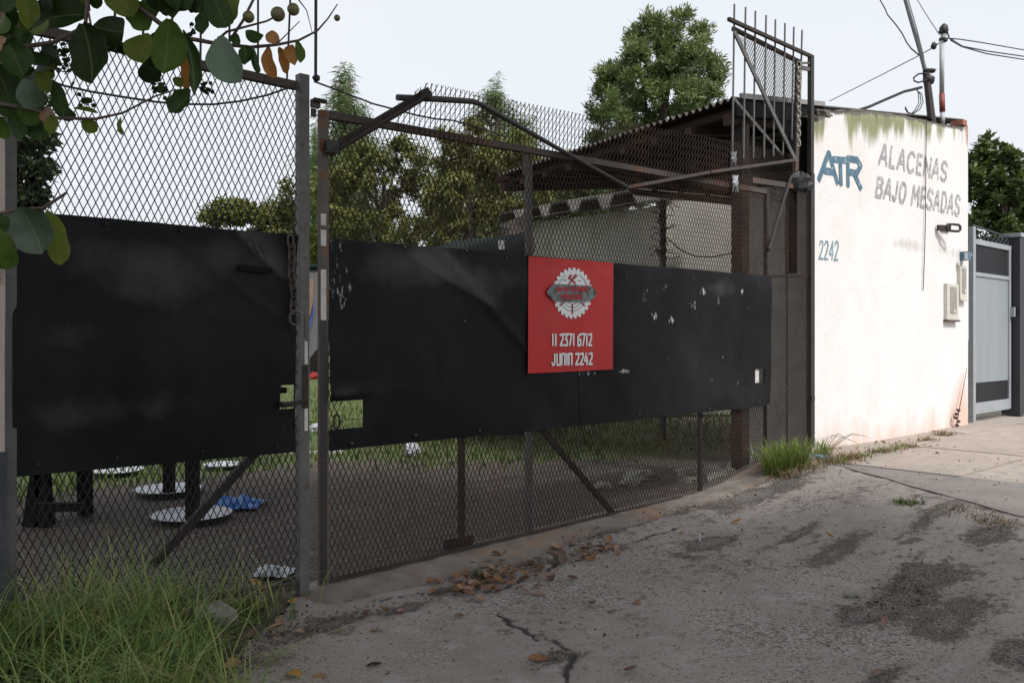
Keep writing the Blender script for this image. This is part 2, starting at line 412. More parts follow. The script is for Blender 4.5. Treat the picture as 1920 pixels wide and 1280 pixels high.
def grid_me(name, xs, ys, zf, mat, keep=None, attrs=None, tf=None):
    X, Y = np.meshgrid(xs, ys, indexing='ij')
    if tf: X, Y = tf(X, Y)
    Z = zf(X, Y); n1, n2 = X.shape
    v = np.stack([X, Y, Z], -1).reshape(-1, 3)
    i = np.arange((n1 - 1) * (n2 - 1)); a = (i // (n2 - 1)) * n2 + i % (n2 - 1)
    idx = np.stack([a, a + n2, a + n2 + 1, a + 1], -1)
    at_ = {k: f(X, Y).ravel() for k, f in (attrs or {}).items()}
    if keep is not None:
        cx = v[idx, 0].mean(1); cy = v[idx, 1].mean(1)
        idx = idx[keep(cx, cy)]
        used = np.unique(idx); mp = np.zeros(len(v), int); mp[used] = np.arange(len(used))
        idx = mp[idx]; v = v[used]; at_ = {k: a_[used] for k, a_ in at_.items()}
    p0, p1, p2 = (v[idx[0, j]] for j in (0, 1, 2))
    if np.cross(p1 - p0, p2 - p0)[2] < 0: idx = idx[:, ::-1]
    return me_np(name, v, len(idx), 4, mat, idx=idx, attrs=at_, smooth=True)

# lattice of expanded metal: two families of slanted strands clipped to a convex polygon in (s, z)
def clip_line(poly, p, d):
    t0, t1 = -1e9, 1e9; n = len(poly)
    for i in range(n):
        a = poly[i]; b = poly[(i + 1) % n]
        ex, ey = b[0] - a[0], b[1] - a[1]
        nx, ny = -ey, ex                      # inside is left of a counter-clockwise edge
        den = nx * d[0] + ny * d[1]; num = nx * (a[0] - p[0]) + ny * (a[1] - p[1])
        if abs(den) < 1e-12:
            if num > 0: return None
            continue
        t = num / den
        if den > 0: t0 = max(t0, t)
        else: t1 = min(t1, t)
    return (t0, t1) if t1 - t0 > 1e-4 else None
def lattice(poly, cw, ch, wd, th, off=0.0, dirs=None, hole=None, bow=None, seg=0.09, jit=0.0, fr=P):
    """poly counter-clockwise in (s,z). returns G"""
    area = sum(poly[i][0] * poly[(i + 1) % len(poly)][1] - poly[(i + 1) % len(poly)][0] * poly[i][1] for i in range(len(poly)))
    if area < 0: poly = poly[::-1]
    g = G(); rr = random.Random(3)
    dirs = dirs or [((cw, ch), cw), ((-cw, ch), cw)]
    zmid = sum(p[1] for p in poly) / len(poly)
    for fi, (d, step) in enumerate(dirs):
        ln = math.hypot(*d); d = (d[0] / ln, d[1] / ln)
        span = 40.0
        smin = min(p[0] for p in poly) - 6; smax = max(p[0] for p in poly) + 6
        k0 = int(smin / step); k1 = int(smax / step)
        nx, ny = -d[1], d[0]
        for k in range(k0, k1):
            p = (k * step + rr.uniform(-jit, jit), 0.0)
            c = clip_line(poly, p, d)
            if not c: continue
            n = max(1, int((c[1] - c[0]) / seg)); prev = None
            for i in range(n + 1):
                t = c[0] + (c[1] - c[0]) * i / n
                q = (p[0] + d[0] * t, p[1] + d[1] * t)
                if hole and hole(q[0], q[1]): prev = None; continue
                o = off + (bow(q[0], q[1]) if bow else 0) + (0.0015 if fi else -0.0015)
                ring = [fr(q[0] + nx * a * wd / 2, q[1] + ny * a * wd / 2, o + b * th / 2) for a, b in ((-1, -1), (1, -1), (1, 1), (-1, 1))]
                b0 = len(g.v); g.v += [tuple(v) for v in ring]
                if prev is not None:
                    for j in range(4):
                        g.f.append((prev + j, prev + (j + 1) % 4, b0 + (j + 1) % 4, b0 + j))
                prev = b0
    return g

def sheet(quad, off, nx, nz, bump, thick=0.0015, hole=None, attrs=None, mat=None, name='sheet_panel', base=V((0, 0, 0))):
    """thin dented sheet over a quad of (s,z): BL, BR, TR, TL"""
    a = np.linspace(0, 1, nx + 1); b = np.linspace(0, 1, nz + 1)
    A, B = np.meshgrid(a, b, indexing='ij')
    q = np.array(quad)
    S = (q[0, 0] * (1 - A) + q[1, 0] * A) * (1 - B) + (q[3, 0] * (1 - A) + q[2, 0] * A) * B
    Z = (q[0, 1] * (1 - A) + q[1, 1] * A) * (1 - B) + (q[3, 1] * (1 - A) + q[2, 1] * A) * B
    Z = Z + .016 * (fbm(S * 2.6, S * 0 + 3.3, 3) - .5) * np.clip(2 * B - 1, 0, 1) ** 3 + .012 * (fbm(S * 2.2, S * 0 + 8.8, 3) - .5) * np.clip(1 - 2 * B, 0, 1) ** 3 if thick else Z
    O = off + bump(S, Z, A, B)
    W = np.stack([P0.x + U.x * S + N.x * O, P0.y + U.y * S + N.y * O, Z], -1).reshape(-1, 3)
    W2 = np.stack([P0.x + U.x * S + N.x * (O - thick), P0.y + U.y * S + N.y * (O - thick), Z], -1).reshape(-1, 3)
    n2 = nz + 1; i = np.arange(nx * nz); c = (i // nz) * n2 + i % nz
    idx = np.stack([c, c + n2, c + n2 + 1, c + 1], -1)
    if hole is not None:
        cs = S.ravel()[idx].mean(1); cz = Z.ravel()[idx].mean(1)
        idx = idx[~hole(cs, cz)]
    m = len(W)
    idx2 = idx[:, ::-1] + m
    at_ = {k: np.tile(f(S, Z).ravel(), 2) for k, f in (attrs or {}).items()}
    me = me_np(name, np.concatenate([W, W2]), len(idx) * 2, 4, mat, base, np.concatenate([idx, idx2]), at_, True)
    return me

# ------------------------------------------------------------------ THE GROUND
def blob_field(spots):
    pts = [(gpx(px, py), rx, ry) for px, py, rx, ry in spots]
    def f(X, Y):
        o = np.zeros_like(X)
        for p, rx, ry in pts:
            dx, dy = X - p.x, Y - p.y
            a = dx * U.x + dy * U.y; b = dx * N.x + dy * N.y
            o = np.maximum(o, np.exp(-(a / rx) ** 2 - (b / ry) ** 2))
        return o
    return f
dirt_spots = [(1690, 1120, .42, .16), (1800, 1160, .35, .14), (1620, 1150, .25, .10), (1560, 1040, .35, .10), (1240, 960, .5, .13), (1360, 930, .5, .14),
              (1120, 1000, .4, .13), (960, 1065, .35, .13), (870, 1100, .3, .10), (1420, 930, .4, .2), (760, 1140, .25, .06), (640, 1165, .25, .10),
              (560, 1190, .28, .15), (470, 1240, .2, .2), (1040, 1235, .14, .07), (1180, 985, .3, .08), (1330, 1020, .3, .08), (1860, 1000, .25, .15),
              (1480, 905, .25, .2), (1650, 1270, .25, .06), (1900, 1230, .2, .12), (1760, 960, .35, .06), (1500, 1000, .3, .05)]
dirt_f = blob_field(dirt_spots)
crack_px = [[(930, 1150), (950, 1163), (985, 1185), (1003, 1198), (1040, 1208), (1070, 1225), (1062, 1262), (1085, 1300)],
            
            [(700, 1125), (820, 1108), (930, 1108), (1000, 1075), (1130, 1030), (1280, 985)]]
crack_w = [0.015, 0.011, 0.013]
crack_xy = [[gpx(*p) for p in c] for c in crack_px]
def crack_f(X, Y):
    jx = X + 0.10 * (fbm(X * 7, Y * 7, 4) - 0.5); jy = Y + 0.10 * (fbm(X * 9 + 40, Y * 9, 3) - 0.5)
    o = np.zeros_like(X)
    for c, wd in zip(crack_xy, crack_w):
        for a, b in zip(c, c[1:]):
            dx, dy = b.x - a.x, b.y - a.y; l2 = dx * dx + dy * dy
            t = np.clip(((jx - a.x) * dx + (jy - a.y) * dy) / l2, 0, 1)
            d = np.hypot(jx - a.x - t * dx, jy - a.y - t * dy)
            o = np.maximum(o, np.clip(1.5 - d / wd, 0, 1))
    return o
def dirt_all(X, Y):
    return np.clip(0.26 * dirt_f(X, Y) + 0.15 * np.clip((fbm(X * 2.1 + 9, Y * 2.1) - 0.42) * 3, 0, 1) + 0.16 * (fbm(X * 6, Y * 9, 4) - .5) + .09 * ss(.4, 3.2, sw_of(X, Y)[0]) * ss(2.8, 1.2, np.abs(sw_of(X, Y)[1] - 1.6)), 0, .36)
def Hdrive(X, Y):
    return Hground(X, Y) - 0.006 * ss(.10, .0, edge_d(X, Y)) - 0.011 * crack_f(X, Y) + 0.045 * dirt_all(X, Y) * (fbm(X * 22, Y * 22, 2) - .3)
vg = [gpx(*p) for p in ((548, 1128), (470, 1200), (430, 1279))]
def soil_side(X, Y):
    """>0 where the verge is bare earth and grass"""
    s, w_ = sw_of(X, Y)
    ps = [sw_of(p.x, p.y) for p in vg]
    sb = np.interp(w_, [ps[0][1], ps[1][1], ps[2][1], 3], [ps[0][0], ps[1][0], ps[2][0], ps[2][0] - .25])
    return sb + 0.12 * (fbm(X * 4, Y * 4, 3) - 0.5) - s
def tf_sw(S, W):
    return P0.x + U.x * S + N.x * W, P0.y + U.y * S + N.y * W
xs = np.arange(-4.6, 6.8, 0.028); ys = np.arange(0.0, 6.2, 0.028)
structure('driveway', grid_me('driveway', xs, ys, Hdrive, m_conc, lambda x, y: (soil_side(x, y) <= 0) & (edge_d(x, y) > -.12), {'dirt': dirt_all, 'crack': crack_f, 'fine': lambda X, Y: .46 + .22 * (fbm(X * 1.7, Y * 1.7) - .5)}, tf_sw))
structure('verge', grid_me('verge', xs, ys, lambda X, Y: Hground(X, Y) + 0.02 * fbm(X * 14, Y * 14, 3), m_soil, lambda x, y: soil_side(x, y) > 0, None, tf_sw))
g = G(); g.add([(-400, -400, -0.06), (400, -400, -0.06), (400, 900, -0.06), (-400, 900, -0.06)], [(0, 1, 2, 3)])
structure('ground', me_of('ground', g, m_ground))
# yard behind the gate: dirt that passes into lawn
m_yard = M('yard_dirt', (0.074, 0.053, 0.041), (0.026, 0.020, 0.016), 12, 0.97, 1.0, 50, c3=(0.15, 0.135, 0.12), t3=0.60, w3=0.05, s3=30)
attr_mix(m_yard, 'lawn', (0.055, 0.075, 0.018), 2.2, 1.0, 0.12)
def lawn_f(X, Y): return ss(8.6, 11.2, Y + 1.6 * (fbm(X * .7, Y * .7) - .5) - 0.15 * np.abs(X) + 1.1 * np.clip(-X - 2.2, 0, 3))
def Hyard(X, Y):
    s, w_ = sw_of(X, Y)
    return 0.022 * np.clip(s, 0, 9) * ss(-3, 0, w_) + 0.03 * (fbm(X * 2.5, Y * 2.5) - .3) + 0.015 * (fbm(X * 14, Y * 14, 3) - .5)
structure('yard_ground', grid_me('yard_ground', np.arange(-9, 9.6, 0.07), np.arange(-9.0, 0.06, 0.07), Hyard, m_yard, None, {'lawn': lawn_f}, tf_sw))
m_lawnbase = M('lawn_turf', (0.060, 0.085, 0.018), (0.085, 0.10, 0.028), 0.8, 0.95, 0.8, 20)
structure('lawn', grid_me('lawn', np.arange(-40, 41, 1.0), np.arange(-70.0, -8.9, 1.0), lambda X, Y: 0.02 + 0.05 * (fbm(X * .4, Y * .4) - .5), m_lawnbase, None, None, tf_sw))
# gate threshold: a rough concrete lip under the gate
th = []
lip_px = [(548, 1122, 1150), (600, 1105, 1140), (700, 1078, 1122), (820, 1047, 1092), (960, 1012, 1052), (1100, 976, 1008), (1250, 943, 962), (1437, 902, 914)]
ss_ = np.linspace(-0.12, 4.95, 120)
fr_ = [sz(px, y0)[0] for px, y0, y1 in lip_px]
wd_ = []
for px, y0, y1 in lip_px:
    q = gpx(px, y1); wd_.append(max(0.06, sw_of(q.x, q.y)[1]))
WI = np.interp(ss_, fr_, wd_)
gv = []
for i, s in enumerate(ss_):
    ww = WI[i] * (0.8 + 0.4 * fbm(s * 3, 1.7, 3)); tp_ = float(ss(-.12, .12, s))
    prof = [(-0.14, -0.05), (-0.13, 0.020), (0.0, 0.030), (ww * .5, 0.030), (ww * .9, 0.022), (ww, 0.004), (ww + 0.01, -0.03)]
    for o, dz in prof:
        p = P(s, 0, o); h = float(Hbase(p.x, p.y)); gv.append((p.x, p.y, h + (dz + .03) * tp_ - .03 + 0.012 * (float(fbm(s * 7, o * 9 + 4, 3)) - .5)))
gf = [(i * 7 + j, (i + 1) * 7 + j, (i + 1) * 7 + j + 1, i * 7 + j + 1) for i in range(len(ss_) - 1) for j in range(6)]
gf = [f[::-1] for f in gf]
g = G(); g.add(gv, gf)
structure('threshold', me_of('threshold', g, m_thresh, True))

# sidewalk of cast slabs
def clip_poly(poly, px, py, nx, ny):
    out = []
    for i in range(len(poly)):
        a, b = poly[i], poly[(i + 1) % len(poly)]
        da = (a[0] - px) * nx + (a[1] - py) * ny; db = (b[0] - px) * nx + (b[1] - py) * ny
        if da >= 0: out.append(a)
        if (da >= 0) != (db >= 0):
            t = da / (da - db); out.append((a[0] + (b[0] - a[0]) * t, a[1] + (b[1] - a[1]) * t))
    return out
SL1 = ypx(1562, 866, SWZ); SL2 = ypx(1920, 905, SWZ); SLN = V((-(SL2 - SL1).y, (SL2 - SL1).x, 0)).normalized()
if SLN.dot(V((5.5, 9.0, 0)) - SL1) < 0: SLN = -SLN
sw = link('sidewalk', None, kind='structure')
for i in range(9):
    for j in range(5):
        s0, s1 = 3.35 + i * 1.75, 3.35 + (i + 1) * 1.75 - 0.010
        w0, w1 = [(-0.35, 0.42), (0.43, 1.62), (1.63, 3.0), (3.01, 4.4), (4.41, 6.0)][j]
        q = [P(s0, 0, w0), P(s1, 0, w0), P(s1, 0, w1), P(s0, 0, w1)]
        poly = clip_poly([(p.x, p.y) for p in q], E1.x, E1.y, -EN.x, -EN.y)
        if len(poly) < 3: continue
        for sgn, mm in ((1, m_side), (-1, m_sidegrey)):
            poly_ = poly
            poly = clip_poly(poly_, SL1.x, SL1.y, SLN.x * sgn, SLN.y * sgn)
            if len(poly) < 3: poly = poly_; continue
            # roughen the cut edge beside the driveway
            dn = []
            for k in range(len(poly)):
                a, b = poly[k], poly[(k + 1) % len(poly)]
                n = max(1, int(math.hypot(b[0] - a[0], b[1] - a[1]) / 0.12))
                for t in range(n):
                    x = a[0] + (b[0] - a[0]) * t / n; y = a[1] + (b[1] - a[1]) * t / n
                    if abs(edge_d(x, y)) < 0.02:
                        jj = 0.07 * (float(fbm(x * 3, y * 3, 3)) - .5); x += EN.x * jj; y += EN.y * jj
                    dn.append((x, y))
            rz = SWZ + 0.004 * (i % 3) * (1 if j % 2 else -1)
            tilt = lambda x, y: rz + 0.006 * (float(fbm(x, y)) - .5)
            n = len(dn); ar = sum(dn[k][0] * dn[(k + 1) % n][1] - dn[(k + 1) % n][0] * dn[k][1] for k in range(n))
            if ar < 0: dn = dn[::-1]
            g = G(); g.add([(x, y, tilt(x, y)) for x, y in dn] + [(x, y, 0.0) for x, y in dn], [tuple(range(n))] + [(k, n + k, n + (k + 1) % n, (k + 1) % n) for k in range(n)])
            link('slab', me_of('slab', g, mm), sw)
            poly = poly_

# ------------------------------------------------------------------ LEFT GATE LEAF
def zof(px, py, off=0.0): return sz(px, py, off)[1]
def sof(px, off=0.0): return sz(px, 600, off)[0]
CW, CH = 0.0367, 0.0785
sL0, sL1 = sof(18), sof(566)
gl = T('gate', 'narrow left gate leaf of steel mesh with a plain black sheet and a hanging chain', 'gate', P(sL1, 0.0))
gl.part('stile', G().bar(P(sof(17), .08), P(sof(17), 3.02), .052, .05), m_steel)
st = gl.part('stile', G().bar(P(sof(567), 0.0), P(sof(567), zof(567, 141)), .060, .055), m_steel)
for y0, y1 in ((640, 682), (590, 634), (765, 806)):
    gl.part('paint_patch', G().box(P(sof(574, .029), (zof(574, y0) + zof(574, y1)) / 2, .029), .020, .003, zof(574, y0) - zof(574, y1)), m_wpatch if y0 != 590 else m_rustgrey, st)
gl.part('rust_patch', G().box(P(sof(572, .029), (zof(574, 684) + zof(574, 764)) / 2, .0285), .040, .003, zof(574, 684) - zof(574, 764)), m_rust, st)
ztr = zof(470, 143)
gl.part('top_rail', G().bar(P(sL0, ztr), P(sof(555), ztr), .045, .04), m_rustrail)
gl.part('bottom_rail', G().bar(P(sL0, .17), P(sof(555), .06), .04, .04), m_rust)
polyL = [(sof(26), .10), (sof(556), .06), (sof(556), ztr), (sof(26), ztr)]
nh = (sof(523), sof(549), zof(535, 766), zof(535, 722))
gl.part('wire_mesh', lattice(polyL, CW / 2, CH / 2, .0044, .003, 0.0, [((CW, CH), CW), ((-CW, CH), CW)], bow=lambda s, z: .012 * math.sin(s * 3.1 + z * 1.4),
        hole=lambda s, z: nh[0] < s < nh[1] and nh[2] < z < nh[3]), m_mesh, kind='stuff')
for k in range(0, 8):
    px = 482 - 54 * k if k else 482
    pxs = px if k < 7 else 536
    gl.part('spike', G().tube([P(sof(pxs), ztr + .01, .012), P(sof(pxs) + .006 * k, 3.9 - .05 * (k % 3), .012)], .0065, 6), m_dark)
rod = gl.part('spike', G().tube([P(sof(587), zof(587, 152), .03), P(sof(588), 3.95, .03)], .010, 6), m_dark)
gl.part('insulator', G().blob(P(sof(588), zof(588, 149), .03), .022, .022, .02, 3), m_dark, rod, True)
gl.part('brace', G().bar(P(sof(290), zof(290, 1062), -.035), P(sof(500), zof(500, 832), -.035), .045, .03), m_rust)
gl.part('hinge_arm', G().bar(P(sof(70), zof(70, 398), .06), P(sof(117), zof(117, 365), .06), .012, .012), m_dark)
ct = gl.part('catch', G().box(P(sof(588), zof(588, 196), .02), .05, .03, .045), m_rustgrey)
gl.part('catch_bolt', G().tube([P(sof(582), zof(582, 190), .045), P(sof(604), zof(604, 194), .045)], .014, 8), m_rust, ct)
gl.part('catch_lug', G().box(P(sof(583), zof(583, 213), .03), .03, .012, .045), m_dark, ct)
qL = [sz(21, 894), sz(552, 846), sz(552, 441), sz(21, 395)]
def bumpL(S, Z, A, B):
    o = .030 * np.sin(A * 3.0 + .4) * np.sin(B * 3.1) + .020 * (fbm(S * 1.9 + 3, Z * 1.9, 2) - .5) + 0.006 * (fbm(S * 5 + 3, Z * 5, 2) - .5)
    cr = np.clip((A + B - 1.74) / .26, 0, 1); o = o + .035 * cr ** 2                      # corner curled forward by the post
    x = (S - sof(470)) / .16; y = (Z - zof(470, 470)) / .10
    o = o - .012 * np.exp(-x * x - y * y)
    o = o + .006 * np.exp(-((A * .8 + B - 1.35) / .03) ** 2) * (A > .35)
    return o
def sheenf(blobs, tri=None):  # mask for the sheen painted into the sheet colour
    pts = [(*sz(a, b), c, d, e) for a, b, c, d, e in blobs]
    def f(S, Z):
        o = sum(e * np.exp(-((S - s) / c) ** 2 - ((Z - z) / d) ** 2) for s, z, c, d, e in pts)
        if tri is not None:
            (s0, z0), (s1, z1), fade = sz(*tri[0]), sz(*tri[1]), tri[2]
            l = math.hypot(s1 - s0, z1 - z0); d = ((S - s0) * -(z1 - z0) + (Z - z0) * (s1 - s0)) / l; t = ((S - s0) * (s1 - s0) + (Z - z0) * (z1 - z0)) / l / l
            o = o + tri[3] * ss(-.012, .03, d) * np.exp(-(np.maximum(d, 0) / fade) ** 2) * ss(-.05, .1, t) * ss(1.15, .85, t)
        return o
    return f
sheenL = sheenf([(280, 520, .30, .16, .48), (420, 480, .2, .12, .38), (200, 470, .25, .1, .30), (110, 640, .2, .1, .28), (250, 760, .35, .10, .25), (380, 620, .2, .2, .22), (90, 780, .2, .12, .25)], ((428, 428), (532, 532), .16, .62))
sheenR = sheenf([(700, 500, .35, .15, .36), (800, 500, .3, .15, .38), (930, 520, .3, .12, .30), (1060, 530, .4, .1, .26), (1250, 545, .6, .10, .18), (660, 660, .15, .2, .22), (640, 735, .12, .03, .42), (1350, 540, .4, .08, .3)], ((760, 480), (935, 592), .14, .50))
slot = (sof(440), sof(502), zof(470, 512), zof(470, 500))
def holeL(s, z):
    return ((s > nh[0]) & (s < nh[1]) & (z > nh[2]) & (z < nh[3]))
flL = lambda S, Z: 0.35 * np.exp(-((S - sof(365)) / .16) ** 2 - ((Z - zof(365, 735)) / .05) ** 2)
shL = gl.part('sheet_panel', sheet(qL, .020, 150, 110, bumpL, hole=holeL, attrs={'flake': flL, 'sheen_tint': sheenL}, mat=m_black, base=gl.base), m_black, label='black painted sheet metal panel with a curled top corner')
for x, y in ((60, 420), (200, 420), (340, 432), (470, 448), (70, 870), (220, 858), (380, 845), (520, 836)):
    gl.part('screw', G().tube([GP(x, y, .030), GP(x, y, .050)], .007, 7), m_rust)
gl.part('slot_dark_bar', G().bar(P(sof(441), zof(441, 502), .040), P(sof(503), zof(503, 509), .046), .030, .012), m_blackwood, shL)  # black bar stands in for the darkness of the open slot
lk = gl.part('lock', G().box(P(sof(531), zof(531, 757), .035), .06, .05, .03), m_rust)
gl.part('lock_bolt', G().tube([P(sof(520), zof(520, 757), .06), P(sof(566), zof(566, 750), .06)], .011, 8), m_rust, lk)

def link_g(c, ax, pl, L, W, r, n=14, k=6):
    """one chain link: racetrack of length L along ax, width W along pl"""
    pts = []
    for i in range(n + 1):
        a = 2 * PI * i / n; x = math.cos(a) * W / 2; y = math.sin(a) * W / 2
        y += (L - W) / 2 * (1 if y >= 0 else -1) if abs(y) > 1e-6 else 0
        pts.append(c + pl * x + ax * y)
    return G().tube(pts, r, k, False)
ch = T('chain', 'dark rusty iron chain hanging beside the gate post over the black sheet', 'chain', P(sof(537), 1.9, .06))
for i in range(9):
    y = 454 + i * 15.5; px = 535 + i * 1.0 + math.sin(i * 1.3) * 1.5
    c_ = P(sof(px), zof(px, y), .060 - .001 * i)
    ch.part('link', link_g(c_, ZU, U, .066, .034, .0065) if i % 2 == 0 else link_g(c_, (ZU + U * .1).normalized(), (N * .8 + U * .6).normalized(), .066, .034, .0065), m_chain, smooth=True)
ch.part('link', link_g(P(sof(544), zof(544, 596), .055), ZU, U, .080, .062, .0075, 18), m_chain, smooth=True, label='larger open ring at the foot of the chain')
def sag(a, b, d, n=16):
    return [a.lerp(b, i / n) - ZU * (d * 4 * (i / n) * (1 - i / n)) for i in range(n + 1)]
cab = [GP(*p, .03) for p in ((60, 140), (120, 161), (170, 172), (230, 182), (290, 191), (340, 195.5), (400, 196), (450, 190), (500, 179), (555, 160))]
solo('cable', G().tube(cab, .0055, 6), m_wire, 'thin dark cable sagging in front of the left gate mesh below its top rail', 'cable', cab[0])
cab2 = [GP(*p, .03) for p in ((589, 153), (640, 172), (700, 195), (735, 204), (780, 216), (815, 223), (850, 226), (900, 240), (950, 258))]
solo('cable', G().tube(cab2, .0055, 6), m_wire, 'thin dark cable running from the post top across the right gate', 'cable', cab2[0])

# wall pillar at the picture's left edge
g = G(); pb = P(sof(-60), 0, .05)
pl = T('wall_pillar', 'pale rendered wall pillar with dark plinth beside the left gate leaf', 'pillar', P(sof(-40), 0, 0))
def wavebox(a, b, z0, z1, off0, off1):
    g = G(); n = 24
    vs = []
    for i in range(n + 1):
        z = z0 + (z1 - z0) * i / n; j = .006 * (float(fbm(z * 5, 2.2)) - .5)
        vs += [P(a, z, off0), P(b + j, z, off0), P(b + j, z, off1), P(a, z, off1)]
    fs = [(i * 4 + k, i * 4 + (k + 1) % 4, (i + 1) * 4 + (k + 1) % 4, (i + 1) * 4 + k) for i in range(n) for k in range(4)] + [(3, 2, 1, 0), (n * 4, n * 4 + 1, n * 4 + 2, n * 4 + 3)]
    return g.add(vs, fs)
zpl = zof(5, 848, .12)
pl.part('shaft', wavebox(sof(-150), sof(9, .10), zpl, 3.05, .10, -.25), m_pillar)
pl.part('plinth', wavebox(sof(-150), sof(9, .10) + .006, -.05, zpl - .003, .107, -.257), m_pillarb)

# ------------------------------------------------------------------ RIGHT GATE LEAF
sR0, sR1 = sof(606), sof(1437)
gr = T('gate', 'wide right gate leaf of rusty mesh carrying black sheets and the red poster', 'gate', P(sR0, .03))
zt0, zt1 = zof(600, 213), zof(1437, 360)
st = gr.part('stile', G().bar(P(sR0, .03), P(sR0, zt0 + .02), .048, .045), m_rustgrey)
for y0, y1, m in ((506, 600, m_wpatch), (432, 462, m_wpatch), (402, 424, m_wpatch), (602, 860, m_dark), (862, 1090, m_dark)):
    gr.part('paint_patch', G().box(P(sof(606.5, .024), (zof(606, y0) + zof(606, y1)) / 2, .024), .034 if m is m_wpatch else .046, .003, zof(606, y0) - zof(606, y1)), m, st)
for y0, y1 in ((210, 222), (262, 285)):
    gr.part('rust_patch', G().box(P(sof(606.5, .024), (zof(606, y0) + zof(606, y1)) / 2, .0235), .047, .003, zof(606, y0) - zof(606, y1)), m_orange, st)
gr.part('rail', G().bar(P(sR0 + .02, zt0), P(sR1, zt1), .044, .04), m_rustrail, label='rusty rail across the top of the gate leaf')
gr.part('bottom_rail', G().bar(P(sR0, .045), P(sR1, zof(1437, 903) + .02), .045, .04), m_rust)
gr.part('stile', G().bar(P(sR1, zof(1437, 903)), P(sR1, zt1 + .02), .040, .04), m_rust)
hR = (sof(613), sof(675), zof(640, 803), zof(640, 749))
hole_sc = lambda s, z: hR[0] + .07 < s < hR[1] and hR[2] < z < hR[3]
ztop = lambda px, py: sz(px, py, 0)
polyR = [(sR0 + .01, .05), (sR1, zof(1437, 903) + .02), (sR1, zt1), (sR0 + .01, zt0)]
bowR = lambda s, z: .014 * math.sin(s * 2.3 + z * 1.1) + .008 * math.sin(s * 5.1 - z * 2)
gr.part('wire_mesh', lattice(polyR, CW / 2, CH / 2, .0043, .003, 0.0, [((CW, CH), CW), ((-CW, CH), CW)], hole=hole_sc, bow=bowR), m_meshrust, kind='stuff')
# raised strip of mesh above the rail: its strands lean, the cut ends stand up
strip = [sz(735, 243), sz(1490, 385), sz(1490, 290), sz(1110, 217), sz(795, 157), sz(735, 200)]
gr.part('wire_mesh', lattice(strip, .04, .05, .0042, .003, .012, [((.0028, .1), .040), ((.052, .075), .040)], bow=lambda s, z: .02 * math.sin(s * 2.0), jit=.003), m_meshrust, kind='stuff', label='strip of leaning mesh with raw cut ends above the rail')
for px, y0, y1, ww, m in ((991, 1005, 292, .050, m_steel), (865, 1012, 800, .040, m_rust), (1313, 925, 750, .036, m_rust)):
    gr.part('upright', G().bar(P(sof(px, -.03), zof(px, y0, -.03), -.03), P(sof(px, -.03), zof(px, y1, -.03), -.03), ww, .03), m)
gr.part('upright_cap', G().box(P(sof(985, .02), zof(985, 312, .02), .02), .06, .012, .13), m_rustrail)
gr.part('brace', G().bar(P(sof(985, -.03), zof(985, 768, -.03), -.034), P(sof(1155, -.03), zof(1155, 968, -.03), -.034), .040, .028), m_rust)
gr.part('lock_plate', G().box(P(sof(862), zof(862, 1021), -.012), .24, .014, .10), m_rust)
# heavy angle iron and bent bar in front of the mesh
ang = gr.part('angle_iron', G().bar(GP(617, 284, .05), GP(806, 172, .07), .062, .010).bar(GP(617, 288, .075) , GP(806, 176, .095), .010, .052), m_rust)
gr.part('end_block', G().box(GP(622, 276, .06), .07, .05, .07), m_dark, ang)
gr.part('end_block', G().box(GP(797, 178, .085), .06, .05, .05), m_rust, ang)
gr.part('bent_bar', G().tube([GP(745, 183, .045), GP(820, 186, .045), GP(886, 190.5, .045), GP(900, 195, .045), GP(1040, 275, .045), GP(1175, 350, .045)], [.021, .021, .020, .017, .016, .015], 8), m_dark)
gr.part('stay_bar', G().bar(GP(1176, 351, .05), GP(1330, 323, .05), .026, .022).bar(GP(1332, 322.5, .05), GP(1490, 300, .05), .026, .022), m_rustrail)
# black sheets, two lapped lengths
sSe = sof(1100)
def bumpR(S, Z, A, B):
    o = .026 * (fbm(S * 1.2 + 8, Z * 1.6, 2) - .5) * 2 + 0.008 * (fbm(S * 4 + 3, Z * 4, 2) - .5)
    tz = np.clip((B - .86) / .14, 0, 1)
    o = o - .02 * tz ** 2 * (fbm(S * 3, 3.3 + 0 * Z, 2) - .3)
    ln = (S - sof(860)) * .8 + (Z - zof(860, 520)) * 1.0                                  # diagonal crease
    o = o + .010 * np.exp(-(ln / .05) ** 2) * (np.abs(S - sof(860)) < .6) + .012 * ss(-.25, .25, ln) * np.exp(-((S - sof(860)) / .5) ** 2)
    lo = np.exp(-((S - sof(640)) / .2) ** 2 - ((Z - zof(640, 735)) / .04) ** 2); o = o + .018 * lo
    return o
flake_px = [(1205, 555, .05, .09), (1225, 590, .06, .05), (1245, 540, .05, .05), (1255, 600, .06, .05), (1295, 570, .06, .06), (1315, 548, .05, .05), (1344, 568, .03, .08),
            (1385, 548, .06, .05), (1398, 580, .03, .04), (1250, 672, .03, .03), (1353, 670, .03, .03), (1380, 716, .04, .03), (1330, 712, .03, .02), (1090, 700, .2, .02), (1170, 695, .1, .03)]
flake_l = [(630, 455, .06, .05), (628, 480, .05, .05), (634, 520, .05, .12), (624, 545, .05, .06), (650, 560, .06, .1), (700, 690, .12, .12), (870, 720, .06, .08), (935, 600, .05, .03)]
def flk(lst, amp):
    pts = [(*sz(a, b), c * 1.5, d * 1.5) for a, b, c, d in lst]
    return lambda S, Z: amp * np.clip(sum(np.exp(-((S - s) / c) ** 2 - ((Z - z) / d) ** 2) for s, z, c, d in pts), 0, 1.2)
def lerp_q(pxa, pxb):
    ta = lambda px: 447 + (518 - 447) * (px - 612) / (1440 - 612)
    tb = lambda px: 845 + (760 - 845) * (px - 612) / (1440 - 612)
    return [sz(pxa, tb(pxa)), sz(pxb, tb(pxb)), sz(pxb, ta(pxb)), sz(pxa, ta(pxa))]
